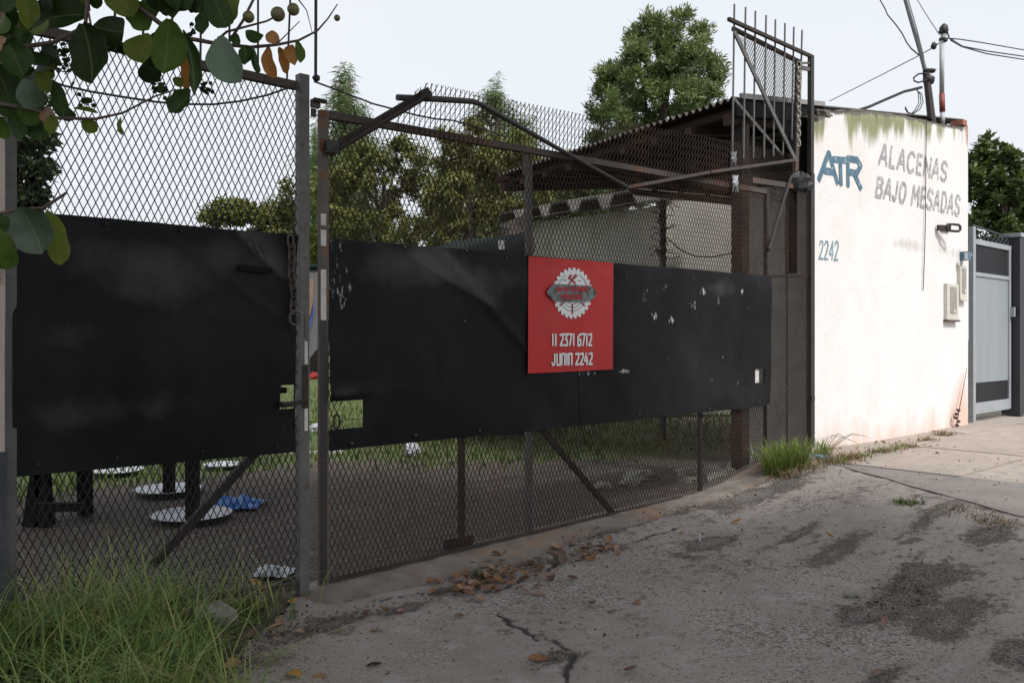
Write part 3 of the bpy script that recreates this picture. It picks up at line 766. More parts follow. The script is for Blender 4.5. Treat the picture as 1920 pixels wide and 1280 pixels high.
def holeR(s, z): return (s < hR[1]) & (z > hR[2]) & (z < hR[3])
hk = (sof(1411), sof(1429), zof(1420, 717), zof(1420, 690))
def holeK(s, z): return (s > hk[0]) & (s < hk[1]) & (z > hk[2]) & (z < hk[3])
gr.part('sheet_panel', sheet(lerp_q(612, 1105), .020, 190, 90, bumpR, hole=holeR, attrs={'flake': flk(flake_l, .38), 'sheen_tint': sheenR}, mat=m_black, base=gr.base), m_black, label='black sheet with a square cut-out at its lower corner')
gr.part('sheet_panel', sheet(lerp_q(1080, 1440), .0225, 150, 90, bumpR, hole=holeK, attrs={'flake': flk(flake_px, .54), 'sheen_tint': sheenR}, mat=m_black, base=gr.base), m_black, label='black sheet with flaking white paint scraps')
for x, y in ((640, 470), (760, 462), (875, 470), (950, 482), (872, 601), (660, 830), (780, 815), (900, 806), (1175, 512), (1300, 520), (1420, 530), (1200, 775), (1330, 765), (1425, 752)):
    gr.part('screw', G().tube([GP(x, y, .040), GP(x, y, .052)], .007, 7), m_steel)
gr.part('backing_plate', G().box(P((hk[0] + hk[1]) / 2 - .03, (hk[2] + hk[3]) / 2, .012), .07, .004, hk[3] - hk[2]), m_wpatch)
gr.part('hook', link_g(GP(631, 790, .01), ZU, U, .08, .04, .007), m_rust, smooth=True)

# ------------------------------------------------------------------ stroke lettering
FONT = {
 'A': [[(0, 0), (.45, 1), (.55, 1), (1, 0)], [(.2, .35), (.8, .35)]], 'L': [[(0.1, 1), (0.1, 0), (.9, 0)]],
 'C': [[(.95, .85), (.7, 1), (.3, 1), (.05, .75), (.05, .25), (.3, 0), (.7, 0), (.95, .15)]],
 'E': [[(.9, 1), (.1, 1), (.1, 0), (.9, 0)], [(.1, .52), (.75, .52)]], 'N': [[(.05, 0), (.05, 1), (.95, 0), (.95, 1)]],
 'S': [[(.92, .85), (.65, 1), (.3, 1), (.08, .8), (.15, .6), (.8, .42), (.93, .2), (.7, 0), (.3, 0), (.05, .15)]],
 'B': [[(.1, 0), (.1, 1), (.7, 1), (.9, .8), (.7, .55), (.1, .55)], [(.7, .55), (.95, .3), (.75, 0), (.1, 0)]],
 'J': [[(.75, 1), (.75, .2), (.5, 0), (.2, 0), (.02, .2)]], 'O': [[(.3, 0), (.05, .25), (.05, .75), (.3, 1), (.7, 1), (.95, .75), (.95, .25), (.7, 0), (.3, 0)]],
 'M': [[(.02, 0), (.08, 1), (.5, .35), (.92, 1), (.98, 0)]], 'D': [[(.1, 0), (.1, 1), (.6, 1), (.92, .7), (.92, .3), (.6, 0), (.1, 0)]],
 'T': [[(0, 1), (1, 1)], [(.5, 1), (.5, 0)]], 'R': [[(.1, 0), (.1, 1), (.7, 1), (.95, .8), (.7, .5), (.1, .5)], [(.5, .5), (1, 0)]],
 'U': [[(.08, 1), (.08, 0), (.92, 0), (.92, 1)]], 'n': [[(.08, 0), (.08, 1), (.92, 1), (.92, 0)]], 'I': [[(.5, 0), (.5, 1)]],
 '1': [[(.5, 0), (.5, 1)]], '2': [[(.05, .95), (.9, 1), (.9, .62), (.08, .0), (.95, 0)]], '3': [[(.05, 1), (.92, 1), (.4, .55), (.9, .5), (.9, 0), (.05, 0)]],
 '7': [[(.02, 1), (.95, 1), (.35, 0)]], '6': [[(.9, 1), (.1, .75), (.1, 0), (.92, 0), (.92, .5), (.1, .5)]], '4': [[(.55, 1), (.05, .3), (.98, .3)], [(.7, .65), (.7, -.05)]],
 '4o': [[(.75, 0), (.75, 1), (.05, .3), (1, .3)]], '2o': [[(.05, .8), (.3, 1), (.75, .97), (.9, .75), (.6, .4), (.05, 0), (.95, .02)]],
}
def ribbon(g, pts, wd, off, k):
    o = off + .0004 * k
    pts = [V((p[0], p[1])) for p in pts]
    for a, b in zip(pts, pts[1:]):
        d = (b - a)
        if d.length < 1e-6: continue
        d.normalize(); n = V((-d.y, d.x)) * (wd / 2); e = d * (wd * .38)
        q = [a - e + n * .75, a - e - n * .75, a - n, b - n, b + e - n * .75, b + e + n * .75, b + n, a + n]
        g.add([P(p.x, p.y, o) for p in q], [(0, 1, 2, 3, 4, 5, 6, 7)])
        o += .00015
def lettering(T_, chars, quad, wd, off, mat, parent=None, gap=.28, widths=None, name='letter', shear=0.0):
    """characters fitted into a picture quad (TL, BL, TR, BR) on the plane off in front of the gate line"""
    TL, BL, TR, BR = [sz(*p, off) for p in quad]
    ws = [(widths or {}).get(c, 1.0) for c in chars]
    tot = sum(ws) + gap * (len(chars) - 1); x = 0
    for i, c in enumerate(chars):
        if c != ' ':
            g = G(); k = 0
            for stq in FONT[c]:
                pts = []
                for (a, b) in stq:
                    u = (x + (a + shear * (b - .5)) * ws[i]) / tot; v = b
                    s = (BL[0] * (1 - u) + BR[0] * u) * (1 - v) + (TL[0] * (1 - u) + TR[0] * u) * v
                    z = (BL[1] * (1 - u) + BR[1] * u) * (1 - v) + (TL[1] * (1 - u) + TR[1] * u) * v
                    pts.append((s, z))
                ribbon(g, pts, wd, off, k * 4 + i % 2); k += 1
            T_.part(name, g, mat, parent)
        x += ws[i] + gap

# ------------------------------------------------------------------ RED POSTER on the right leaf
OFP = .045
po = T('poster', 'square red poster with a white saw blade emblem and phone number on black gate sheets', 'poster', GP(990, 700, OFP))
qp = [sz(990, 700, OFP), sz(1149, 692, OFP), sz(1150, 493, OFP), sz(991, 480, OFP)]
bk = po.part('banner', sheet(qp, OFP, 30, 30, lambda S, Z, A, B: .003 * np.sin(A * 3.1) * np.sin(B * 3.1) + .10 * np.clip(B - .93, 0, 1) * np.sin(A * 5 + .6) ** 2 + .004 * np.exp(-((A * .45 + B - 1.28) / .03) ** 2) * (A > .5), mat=m_red, base=po.base), m_red)
def pxpoly(g, pts, off): g.add([GP(x, y, off) for x, y in pts][::-1], [tuple(range(len(pts)))]); return g
gx, gy, grx, gry = 1073.5, 549.5, 37.0, 48.0
o1 = OFP + .0075
pts = []
NT = 26
for i in range(NT):
    a0 = 2 * PI * i / NT
    for da, rr_ in ((0, .90), (.02, 1.0), (.13, 1.0), (.19, .91)):
        pts.append((gx + grx * rr_ * math.sin(a0 + da), gy - gry * rr_ * math.cos(a0 + da)))
em = po.part('emblem', pxpoly(G(), pts, o1), m_print)
def arc(r0, a0, a1, n=14, cx=gx, cy=gy):
    return [(cx + grx * r0 * math.sin(R(a0 + (a1 - a0) * i / n)), cy - gry * r0 * math.cos(R(a0 + (a1 - a0) * i / n))) for i in range(n + 1)]
def prib(pts, wd, off, mat, name, parent=em):
    g = G(); ribbon(g, [sz(*p, off) for p in pts], wd, off, 0); return po.part(name, g, mat, parent)
prib(arc(.78, -68, -25), .005, o1 + .001, m_printgrey, 'ring_line'); prib(arc(.78, 25, 68), .005, o1 + .001, m_printgrey, 'ring_line')
prib([(1067, 520), (1079, 531)], .016, o1 + .002, m_printred, 'hammer'); prib([(1066.5, 521.5), (1071, 516)], .018, o1 + .0035, m_printred, 'hammer_head')
prib([(1068, 531), (1079, 518)], .014, o1 + .005, m_printred, 'hammer'); prib([(1077, 520), (1080.5, 516.5)], .022, o1 + .0065, m_printred, 'hammer_head')
prib([(1056.5, 525), (1062, 525)], .008, o1 + .001, m_printgrey, 'dart'); prib([(1084, 526.5), (1089, 526.5)], .008, o1 + .001, m_printgrey, 'dart')
for r0 in (.42, .56, .70): prib(arc(r0, 118, 176), .005, o1 + .001, m_printgrey, 'ring_line'); prib(arc(r0, 184, 242), .005, o1 + .001, m_printgrey, 'ring_line')
for a in (128, 180, 232):
    prib([arc(.45, a, a, 1)[0], arc(.80, a, a, 1)[0]], .014 if a == 180 else .010, o1 + .003, m_printred, 'tick')
band = [(1025, 548), (1030, 541), (1034, 535), (1040, 532.5), (1060, 533), (1090, 534.5), (1108, 536), (1114, 541), (1119, 547), (1117, 556), (1110, 562), (1104, 565), (1085, 566), (1058, 565), (1042, 565), (1034, 560), (1029, 554)]
po.part('name_band', pxpoly(G(), band, o1 + .010), m_printgrey, em)
# worn, unreadable red lettering across the band
rr = random.Random(5)
for row, (yy, xa, xb, n) in enumerate(((542, 1043, 1104, 9), (556, 1049, 1094, 7))):
    for i in range(n):
        x = xa + (xb - xa) * (i + .5) / n; hw = (xb - xa) / n * .38
        pts = [(x - hw + rr.uniform(-1, 1), yy - 5 + rr.uniform(-1, 1)), (x + hw, yy - 5 + rr.uniform(-1, 2)), (x + hw + rr.uniform(-1, 1), yy + 5 - rr.uniform(-1, 2)), (x - hw, yy + 5 + rr.uniform(-1.5, 1))]
        po.part('worn_letter', pxpoly(G(), pts, o1 + .012 + .0004 * i), m_printred, em)
lettering(po, ['1', '1', ' ', '2', '3', '7', '1', ' ', '6', '7', '1', '2'], [(1035, 627), (1035, 647), (1109.5, 626), (1109.5, 647)], .0155, o1, m_print, gap=.30, widths={'1': .55, ' ': .35})
lettering(po, ['J', 'U', 'n', 'I', 'n', ' ', '2', '2', '4', '2'], [(1035, 664), (1035, 684), (1110.5, 662), (1110.5, 682)], .0155, o1, m_print, gap=.30, widths={'I': .4, ' ': .35})

# ------------------------------------------------------------------ END PANEL AND SPIKED FRAME ABOVE IT
ep = T('fence_panel', 'narrow mesh fence panel with black post between right gate and white wall', 'fence', GP(1520, 838))
ep.part('post', G().bar(GP(1520, 838), GP(1520, 326), .075, .05), m_dark)
ep.part('rail', G().bar(GP(1409, 338, .01), GP(1520, 354, .01), .05, .03), m_rustrail)
ep.part('rail', G().bar(GP(1440, 518, -.02), GP(1518, 518, -.02), .03, .02), m_rust)
ep.part('rod', G().tube([GP(1484, 330, .05), GP(1462, 400, .055), GP(1442, 468, .06)], .016, 7), m_dark, label='slanting black rod leaning across the panel')
ep.part('upright', G().bar(GP(1476, 370, -.01), GP(1476, 850, -.01), .012, .012), m_rust)
pE = [sz(1441, 896), sz(1517, 850), sz(1517, 352), sz(1441, 343)]
ep.part('wire_mesh', lattice(pE, .015, .03, .0024, .002, .005, [((.032, .052), .032), ((-.032, .052), .032)]), m_meshrust, kind='stuff')
ep.part('hinge', G().box(GP(1522, 746, .03), .06, .04, .05), m_dark)

sf = T('spiked_frame', 'spiked iron frame with mesh and diagonal bars standing above the right gate end', 'security frame', GP(1495, 300))
spx = [(1377, 8, 300), (1398, 14, 298), (1416.5, 21, 297), (1436.5, 29, 296), (1454, 37, 293), (1472, 44, 290), (1488.5, 51, 262), (1504, 57, 205)]
for x, y0, y1 in spx:
    p, q = GP(x, y0, .03), GP(x - 4, y1, .03)
    sf.part('spike', G().tube([q, p.lerp(q, .03), p], [.009, .009, .0085], 7), m_steel)
sf.part('rail', G().bar(GP(1366, 36, .06), GP(1521, 106, .06), .030, .03), m_rust)
sf.part('rail', G().bar(GP(1374, 54, .0), GP(1500, 117, .0), .034, .03), m_rustrail)
sf.part('post', G().bar(GP(1520.5, 104, .03), GP(1520, 326, .03), .06, .04), m_dark)
sf.part('tie', G().bar(GP(1500, 119, .03), GP(1520, 118, .03), .02, .015).bar(GP(1503, 127, .03), GP(1520, 131, .03), .04, .02), m_steel)
sf.part('brace', G().bar(GP(1377, 60, .045), GP(1492, 302, .045), .045, .015), m_steel)
sf.part('brace', G().bar(GP(1375, 184, -.015), GP(1468, 292, -.015), .03, .012), m_steel)
sf.part('inner_post', G().bar(GP(1496, 116, -.01), GP(1492, 330, -.01), .06, .03), m_rustrail)
tri = [sz(1381, 66), sz(1486, 290), sz(1500, 290), sz(1502, 118)]
sf.part('wire_mesh', lattice(tri, .02, .04, .0035, .003, .0, [((.034, .05), .034), ((-.034, .05), .034)]), m_mesh, kind='stuff')
c2 = T('chain', 'pale galvanised chain hanging down the spiked frame beside its post', 'chain', GP(1497, 122, .05))
for i in range(17):
    c = GP(1498 - i * .06, 122 + i * 9.2, .05)
    c2.part('link', link_g(c, ZU, U if i % 2 else (N * .6 + U * .5).normalized(), .062, .036, .008, 10, 5), m_chainl, smooth=True)
for i, (x, y, lab) in enumerate(((1376, 301, 'grey plastic strip knotted round the foot of the first spike'), (1379, 345, 'pale plastic strip hanging from the rusty stay bar'))):
    g = G()
    for k in range(7):
        a = k * 2.1
        g.tube([GP(x - 5 + 1.5 * k, y - 16 + 3 * (k % 3), .05), GP(x + 4 * math.sin(a), y + 3 * math.cos(a), .07), GP(x + 6 * math.sin(a + 1), y + 15, .05)], [.008, .014, .006], 5)
    solo('plastic_strip', g, m_plastic if i else m_wireg, lab, 'plastic strip', GP(x, y, .05))
g = G().blob(GP(1500, 340, .05), .10, .06, .10, 4, rough=.35).blob(GP(1508, 350, .05), .08, .05, .06, 8, rough=.35)
solo('wire_bundle', g, m_wire, 'tangled dark bundle of wire at the foot of the spiked frame', 'wire', GP(1502, 345, .05))

# ------------------------------------------------------------------ WHITE BUILDING
bs0, bs1 = sof(1522), sof(1815)
wb = T('building', 'white painted building front with grey hand lettering and mouldy top edge', 'building', P(bs0, SWZ))
top_px = [(1521, 219), (1535, 217), (1548, 213), (1560, 207), (1578, 209), (1600, 207), (1630, 206), (1660, 209), (1700, 216), (1740, 224), (1765, 231), (1800, 238), (1816, 236)]
tops = [sz(*p) for p in top_px]
ts = np.array([t[0] for t in tops]); tz_ = np.array([t[1] for t in tops])
def ztopf(s): return np.interp(s, ts, tz_) + .02 * (fbm(s * 9, s * 0 + 2, 3) - .5)
nS, nZ = 110, 110
A = np.linspace(0, 1, nS + 1); B = np.linspace(0, 1, nZ + 1)
Sg, Bg = np.meshgrid(bs0 + (bs1 - bs0) * A, B, indexing='ij')
Zt = ztopf(Sg); Zg = 0.15 + (Zt - .15) * Bg
Og = .0022 * (fbm(Sg * 2, Zg * 2, 3) - .5) + .0016 * (fbm(Sg * 9, Zg * 9, 2) - .5)
Og = Og - .02 * np.clip(1 - (Zt - Zg) / .06, 0, 1)
Wv = np.stack([P0.x + U.x * Sg + N.x * Og, P0.y + U.y * Sg + N.y * Og, Zg], -1).reshape(-1, 3)
dep = Zt - Zg; hgt = Zg - SWZ
rs = bs1 - Sg
att = {'moss': np.clip(.56 - dep * (.55 + .6 * fbm(Sg * 6, Sg * 0 + 4, 2)), 0, .56) * (.45 + 1.1 * ss(.30, .62, fbm(Sg * 2.4, Sg * 0 + 7, 3))), 'soot': np.clip(.58 - dep * .7, 0, .7) * (.6 + .8 * fbm(Sg * 5, Sg * 0 + 1, 3)) + .30 * np.exp(-((Sg - sof(1590)) / .012) ** 2) * ss(2.2, .2, dep) + .5 * np.clip(1 - dep / .06, 0, 1),
       'pink': np.clip(.60 - hgt * .75, 0, .6) + .40 * np.exp(-((rs - .25) / .35) ** 2) * ss(2.2, .4, hgt) + .30 * np.exp(-(rs / .5) ** 2) * ss(.9, .2, dep),
       'scuff': .36 * np.exp(-((Zg - zof(1680, 455)) / .09) ** 2) * ss(.3, .6, fbm(Sg * 1.1, Zg * 0 + 3, 2)) + .34 * fbm(Sg * 1.5, Zg * 1.5, 3) + .14 * np.clip(1 - hgt / .25, 0, 1),
       'brick': .78 * np.clip(1 - rs / .16, 0, 1) * np.clip(1.25 - dep / .45, 0, 1)}
i = np.arange(nS * nZ); c = (i // nZ) * (nZ + 1) + i % nZ
idx = np.stack([c, c + nZ + 1, c + nZ + 2, c + 1], -1)
wb.part('front_wall', me_np('front_wall', Wv, len(idx), 4, m_white, wb.base, idx, {k: v.ravel() for k, v in att.items()}, True), m_white)
# wall thickness: top crust and end face
g = G(); n = 60
for k in range(n + 1):
    s = bs0 + (bs1 - bs0) * k / n; z = float(ztopf(np.array(s)))
    r = .03 * (float(fbm(s * 7, 3.0, 3)) - .4)
    g.v += [tuple(P(s, z - .004, -.012)), tuple(P(s, z + .015 + r, -.07)), tuple(P(s, z + .02 + r, -.2)), tuple(P(s, .1, -.22))]
for k in range(n):
    for j in range(3): g.f.append((k * 4 + j, (k + 1) * 4 + j, (k + 1) * 4 + j + 1, k * 4 + j + 1))
wb.part('broken_coping', g, m_coping, smooth=True)
zr = float(ztopf(np.array(bs1))); zl_ = float(ztopf(np.array(bs0)))
wb.part('end_face', G().add([P(bs1, .1, .0), P(bs1, .1, -.22), P(bs1, zr, -.22), P(bs1, zr, 0)], [(0, 1, 2, 3)]), m_white)
wb.part('rubble_edge', G().blob(P(sof(1548), zof(1548, 214), -.04), .18, .05, .05, 5, rough=.4, ax=U, ay=N).blob(P(sof(1528), zof(1528, 221), -.03), .09, .04, .03, 6, rough=.4, ax=U, ay=N), m_coping)
wb.part('brick', G().box(P(bs1 - .07, zr + .03, -.09), .13, .16, .07), M('old_brick', (.38, .15, .10), (.27, .11, .08), 9, .9, .4, 60))
# grey side wall running back from the corner, with a slot window
sg = bs0 - .004
slx = 0.34
def sw_box(w0, w1, z0, z1, s0=sg, s1=sg + .15): return G().box(P((s0 + s1) / 2, (z0 + z1) / 2, (w0 + w1) / 2), s1 - s0, abs(w1 - w0), z1 - z0)
zsl0, zsl1 = zof(1490, 515, -.3), zof(1490, 352, -.3)
swt = zof(1470, 345, -.3)
side = wb.part('side_wall', sw_box(-.02, -.16, .1, swt).add(sw_box(-.30, -.74, .1, swt).v, sw_box(-.30, -.74, .1, swt).f), m_greyconc)
wb.part('side_wall_infill', sw_box(-.16, -.30, .1, zsl0, sg + .003).add(sw_box(-.16, -.30, zsl1, swt, sg + .003).v, sw_box(-.16, -.30, zsl1, swt).f), m_greyconc)
wb.part('slot_window', sw_box(-.16, -.30, zsl0, zsl1, sg + .09, sg + .11), m_dark)
g = G(); back = -.74
g.add([P(bs0, .1, back - .003), P(bs0, 3.6, back - .003), P(bs1, 4.05, back), P(bs1, .1, back)], [(0, 1, 2, 3)])
g.add([P(bs1, .1, -.22), P(bs1, 4.1, -.22), P(bs1, 4.05, back), P(bs1, .1, back)], [(3, 2, 1, 0)])
g.add([P(bs0, 3.62, -.22), P(bs1, 4.05, -.22), P(bs1, 4.05, back), P(bs0, 3.62, back)], [(0, 1, 2, 3)])
wb.part('rear_walls', g, m_greyconc)
OL = .0032
lettering(wb, list('ALACENAS'), [(1652, 271), (1649, 307), (1777, 306), (1775, 340)], .046, OL, m_ink, gap=.34, widths={'L': .8, 'E': .8}, shear=.12)
lettering(wb, list('BAJO MESADAS'), [(1645, 333), (1642, 367), (1801, 369), (1799, 404)], .046, OL, m_ink, gap=.34, widths={' ': .45, 'M': 1.15, 'J': .7, 'E': .8}, shear=.12)
lettering(wb, ['A'], [(1546, 287), (1536, 336), (1562, 290), (1570, 342)], .074, OL, m_blue)
lettering(wb, ['T'], [(1563, 299), (1572, 344), (1588, 301), (1582, 344)], .072, OL + .0008, m_blue)
lettering(wb, ['R'], [(1587, 297), (1588, 346), (1616, 301), (1614, 352)], .072, OL + .0016, m_blue)
lettering(wb, ['2o', '2o', '4o', '2o'], [(1537, 452), (1535.5, 485), (1573, 453), (1571.5, 488)], .022, OL, m_teal, gap=.30, name='digit')
# things fixed on the front
wv = [GP(x, y, .02) for x, y in ((1737, 222), (1736.5, 260), (1736, 320), (1735.5, 380), (1735, 430), (1733.5, 480), (1731, 545))]
solo('wall_wire', G().tube(wv, .0055, 5), m_wire, 'thin vertical wire hanging down the white wall through the lettering', 'wire', wv[0])
br = T('wall_bracket', 'rusty iron bracket with an open loop sticking out of the white wall', 'bracket', GP(1760, 428, .0))
br.part('bar', G().bar(GP(1758, 427, .03), GP(1782, 428, .12), .07, .03), m_rust)
br.part('loop', link_g(GP(1788, 427, .14), (U * .9 + N * .3).normalized(), ZU, .24, .085, .016, 16, 6), m_dark, smooth=True)
br.part('wall_plate', G().box(GP(1772, 429, .012), .26, .02, .06), m_rust)
for i, (x0, x1, y0, y1, lab) in enumerate(((1777, 1798.5, 531, 599, 'cream meter box on the white wall, lower and nearer of two'), (1801.5, 1814, 497, 560, 'cream meter box on the white wall beside its right corner'))):
    s0, s1 = sof(x0, .05), sof(x1, .05); z0, z1 = zof(x0, y1, .05), zof(x0, y0, .05)
    mb = T('meter_box', lab, 'meter box', P((s0 + s1) / 2, z0, .02), 'meter boxes on the white wall')
    mb.part('casing', G().box(P((s0 + s1) / 2, (z0 + z1) / 2, .022), s1 - s0, .045, z1 - z0), m_meter)
    mb.part('window', G().box(P((s0 + s1) / 2 + .01, (z0 + z1) / 2 + .02, .046), (s1 - s0) * .55, .008, (z1 - z0) * .74), m_meterwin)
    mb.part('latch', G().box(P((s0 + s1) / 2 + .02, z0 + (z1 - z0) * .24, .052), .05, .012, .05), m_meter)
    mb.part('ledge', G().box(P((s0 + s1) / 2, z0 - .012, .03), (s1 - s0) * 1.08, .06, .022), m_rustrail if i == 0 else m_meter)
bb = T('junction_box', 'small blue junction box by the right corner of the white wall', 'junction box', GP(1811, 480, .02))
bb.part('casing', G().box(GP(1810, 480, .05), .11, .10, .11), m_bluebox)
bb.part('cover', G().box(GP(1811, 480, .106), .09, .012, .09), m_doorfr)
bb.part('conduit', G().tube([GP(1813, 480, .03), GP(1820, 478, .03)], .02, 7), m_doorfr)

# ------------------------------------------------------------------ GREY METAL GATE TO THE RIGHT
OD = -.06
dr = T('side_gate', 'pale grey sheet metal gate with mesh strips right of the white wall', 'gate', GP(1822, 780, OD))
d0, d1 = sof(1823, OD), sof(1893, OD)
zb_, zt_ = zof(1822, 780, OD), zof(1822, 452, OD)
zb_ += .03
dr.part('stile', G().bar(P(d0, zb_ - .12, OD), P(d0, zof(1822, 425, OD), OD), .09, .06), m_doorfr)
dr.part('stile', G().bar(P(d1 - .05, zb_, OD), P(d1 - .05, zt_, OD), .07, .05), m_doorfr)
dr.part('rail', G().bar(P(d0 + .045, zt_, OD), P(d1, zt_, OD), .07, .05), m_doorfr)
zm1 = zof(1822, 513, OD); zm2 = zof(1822, 718, OD); zm3 = zof(1822, 762, OD)
dr.part('rail', G().bar(P(d0 + .045, zm1, OD), P(d1 - .085, zm1, OD), .05, .045), m_doorfr)
dr.part('rail', G().bar(P(d0 + .045, zb_ + .07, OD), P(d1 - .085, zb_ + .07, OD), .15, .045), m_doorfr)
dr.part('sheet_panel', G().box(P((d0 + d1) / 2 - .02, (zm1 - .025 + zm2) / 2, OD - .005), d1 - d0 - .13, .02, zm1 - .025 - zm2), m_door)
for za, zbb in ((zm1 + .025, zt_ - .035), (zb_ + .145, zm2)):
    dr.part('mesh_strip', lattice([(d0 + .045, za), (d1 - .085, za), (d1 - .085, zbb), (d0 + .045, zbb)], .02, .03, .012, .005, OD, [((.03, .045), .03), ((-.03, .045), .03)], seg=.5), m_anth, kind='stuff')
    dr.part('mesh_backing', G().box(P((d0 + d1) / 2 - .02, (za + zbb) / 2, OD - .02), d1 - d0 - .13, .006, zbb - za), m_anth)
dr.part('handle', G().box(P(d1 - .03, zof(1893, 585, OD), OD + .05), .05, .06, .14), m_doorfr)
g = G().bar(P(d0, zt_ + .22, OD), P(d1, zt_ + .16, OD), .02, .02)
for k in range(9):
    s = d0 + .1 + (d1 - d0 - .2) * k / 8
    g.tube([P(s, zt_ + .03, OD), P(s + .06, zt_ + .10, OD), P(s, zt_ + .15, OD), P(s - .05, zt_ + .09, OD), P(s, zt_ + .05, OD)], .008, 5)
dr.part('scroll_top', g, m_anth)
gp = T('gate_post', 'square anthracite steel post right of the pale grey side gate', 'post', GP(1903, 772, OD))
gp.part('shaft', G().box(P(sof(1903, OD), (zof(1903, 776, OD) + zof(1903, 447, OD)) / 2, OD), .36, .25, zof(1903, 447, OD) - zof(1903, 776, OD)), m_anth)
gp.part('cap', G().box(P(sof(1903, OD), zof(1903, 443, OD), OD), .40, .29, .06), m_doorfr)
fp = T('sheet_fence', 'pale grey ribbed metal fence beyond the anthracite post', 'fence', P(sof(1915, OD), .4, OD))
s0 = sof(1916, OD)
for k in range(10):
    fp.part('panel', G().box(P(s0 + .12 + .235 * k, 1.55, OD - .02 + .012 * (k % 2)), .23, .03, 2.3), m_door)
fp.part('rail', G().bar(P(s0, 2.74, OD), P(s0 + 2.4, 2.74, OD), .06, .06), m_doorfr)

# ------------------------------------------------------------------ CANOPY WITH CORRUGATED ROOF, behind the gate
Bp = at(1375, 184, 8.25); Ap = at(935, 328, 12.1)
upv = (at(1615, 207, 9.95) - Bp).normalized()
ev = Ap - Bp
cp = T('canopy', 'open lean-to canopy with dark corrugated roof and timber post behind the gate', 'canopy', at(1388, 897, 8.3))
nc = 150; LR = 5.6; g = G(); vs = []
per = ev.length / 46.0
for i in range(nc * 2 + 1):
    t = i / (nc * 2); d = t * ev.length
    h = .024 * math.sin(2 * PI * d / per); j = .012 * math.sin(d * 3.1)
    for k in range(2):
        l = (0.0 + j) if k == 0 else LR
        p = Bp + ev * t + upv * l + ZU * h
        vs.append(p); 
fs = [(i * 2, i * 2 + 1, i * 2 + 3, i * 2 + 2) for i in range(nc * 2)]
g.add(vs, fs); o = len(g.v)
cp.part('roof', g, m_zinc, smooth=True, label='dark corrugated metal roof seen from below')
cp.part('flashing', G().bar(Bp + upv * .1 + ZU * .022 - ev.normalized() * .02, Bp + upv * 1.7 + ZU * .022 - ev.normalized() * .02, .05, .03), m_zincedge)
cp.part('edge_board', G().bar(Bp - ZU * .09 + upv * .02, Bp + upv * 3.2 - ZU * .09, .17, .035, ev.normalized()), m_blackwood)
for k in range(7):
    l = .25 + k * .85
    cp.part('rafter', G().bar(Bp + upv * l - ZU * .09 + ev * .01, Ap + upv * l - ZU * .09 - ev * .0, .12, .06, upv.cross(ev).normalized()), m_roofwood)
for k in range(9):
    t = .02 + .96 * k / 8
    a = Bp + ev * t - ZU * .19; cp.part('beam' if k in (0, 8) else 'purlin', G().bar(a, a + upv * LR, .11 if k in (0, 8) else .06, .08), m_roofwood)
fa = [Ap + ZU * .05, Ap + upv * 5.2 + ZU * .05]
fb = [at(928, 343, 12.15), at(1180, 350, 13.6), at(1440, 372, 15.4)]
cp.part('fascia', G().add([fa[0], fa[1], fb[2], fb[1], fb[0]], [(0, 1, 2, 3, 4)]).add([p + V((.02, .04, 0)) for p in (fa[0], fa[1], fb[2], fb[1], fb[0])], [(4, 3, 2, 1, 0)]), m_roofwood)
cp.part('post', G().box(at(1388, 640, 8.45) + V((0, 0, (3.6 + .1) / 2 - CZ)), .125, .125, 3.5), m_timber)
# low rafters of the inner lean-to over the shed door
inn = T('lean_to', 'low brown lean-to roof tucked under the canopy next to the timber post', 'roof', at(1300, 372, 10.4))
q = [at(1185, 352, 12.5), at(1440, 375, 10.6), at(1440, 300, 9.6), at(1160, 300, 11.8)]
inn.part('roof_sheet', G().add(q + [p + V((0, 0, .03)) for p in q], [(0, 1, 2, 3), (7, 6, 5, 4)]), M('brown_sheet', (.07, .04, .032), (.05, .028, .022), 2, .9))
for k in range(6):
    t = k / 5
    inn.part('rafter', G().bar(q[0].lerp(q[1], t) - ZU * .03, q[3].lerp(q[2], t) - ZU * .03, .06, .05), m_roofwood)
inn.part('front_board', G().bar(q[0] - ZU * .06, q[1] - ZU * .06, .16, .03), m_roofwood)

# ------------------------------------------------------------------ FAR SHED WITH FIBRE CEMENT ROOF
sa, sb_ = at(985, 424, 20.4), at(1243, 366, 16.4)
dirn = V((sb_.x - sa.x, sb_.y - sa.y, 0)).normalized()
nrm = V((-dirn.y, dirn.x, 0));  nrm = nrm if nrm.x < 0 else -nrm   # faces left, toward us
sh = T('shed', 'long cream plastered shed with channelled grey cement roof behind the gate', 'shed', V((sb_.x, sb_.y, 0)))
zW = lambda p: p.z
a0 = V((sa.x, sa.y, 0)) - dirn * .5; b0 = V((sb_.x, sb_.y, 0))
zt_a, zt_b = at(1000, 416, 20.2).z - .0, at(1243, 385, 16.4).z
sh.part('wall', G().add([a0, b0, V((b0.x, b0.y, zt_b)), V((a0.x, a0.y, zt_a))] + [p - nrm * .25 for p in (a0, b0, V((b0.x, b0.y, zt_b)), V((a0.x, a0.y, zt_a)))],
        [(0, 1, 2, 3), (7, 6, 5, 4), (0, 3, 7, 4), (1, 5, 6, 2)]), m_shed)
L_ = (b0 - a0).length; nt_ = 5
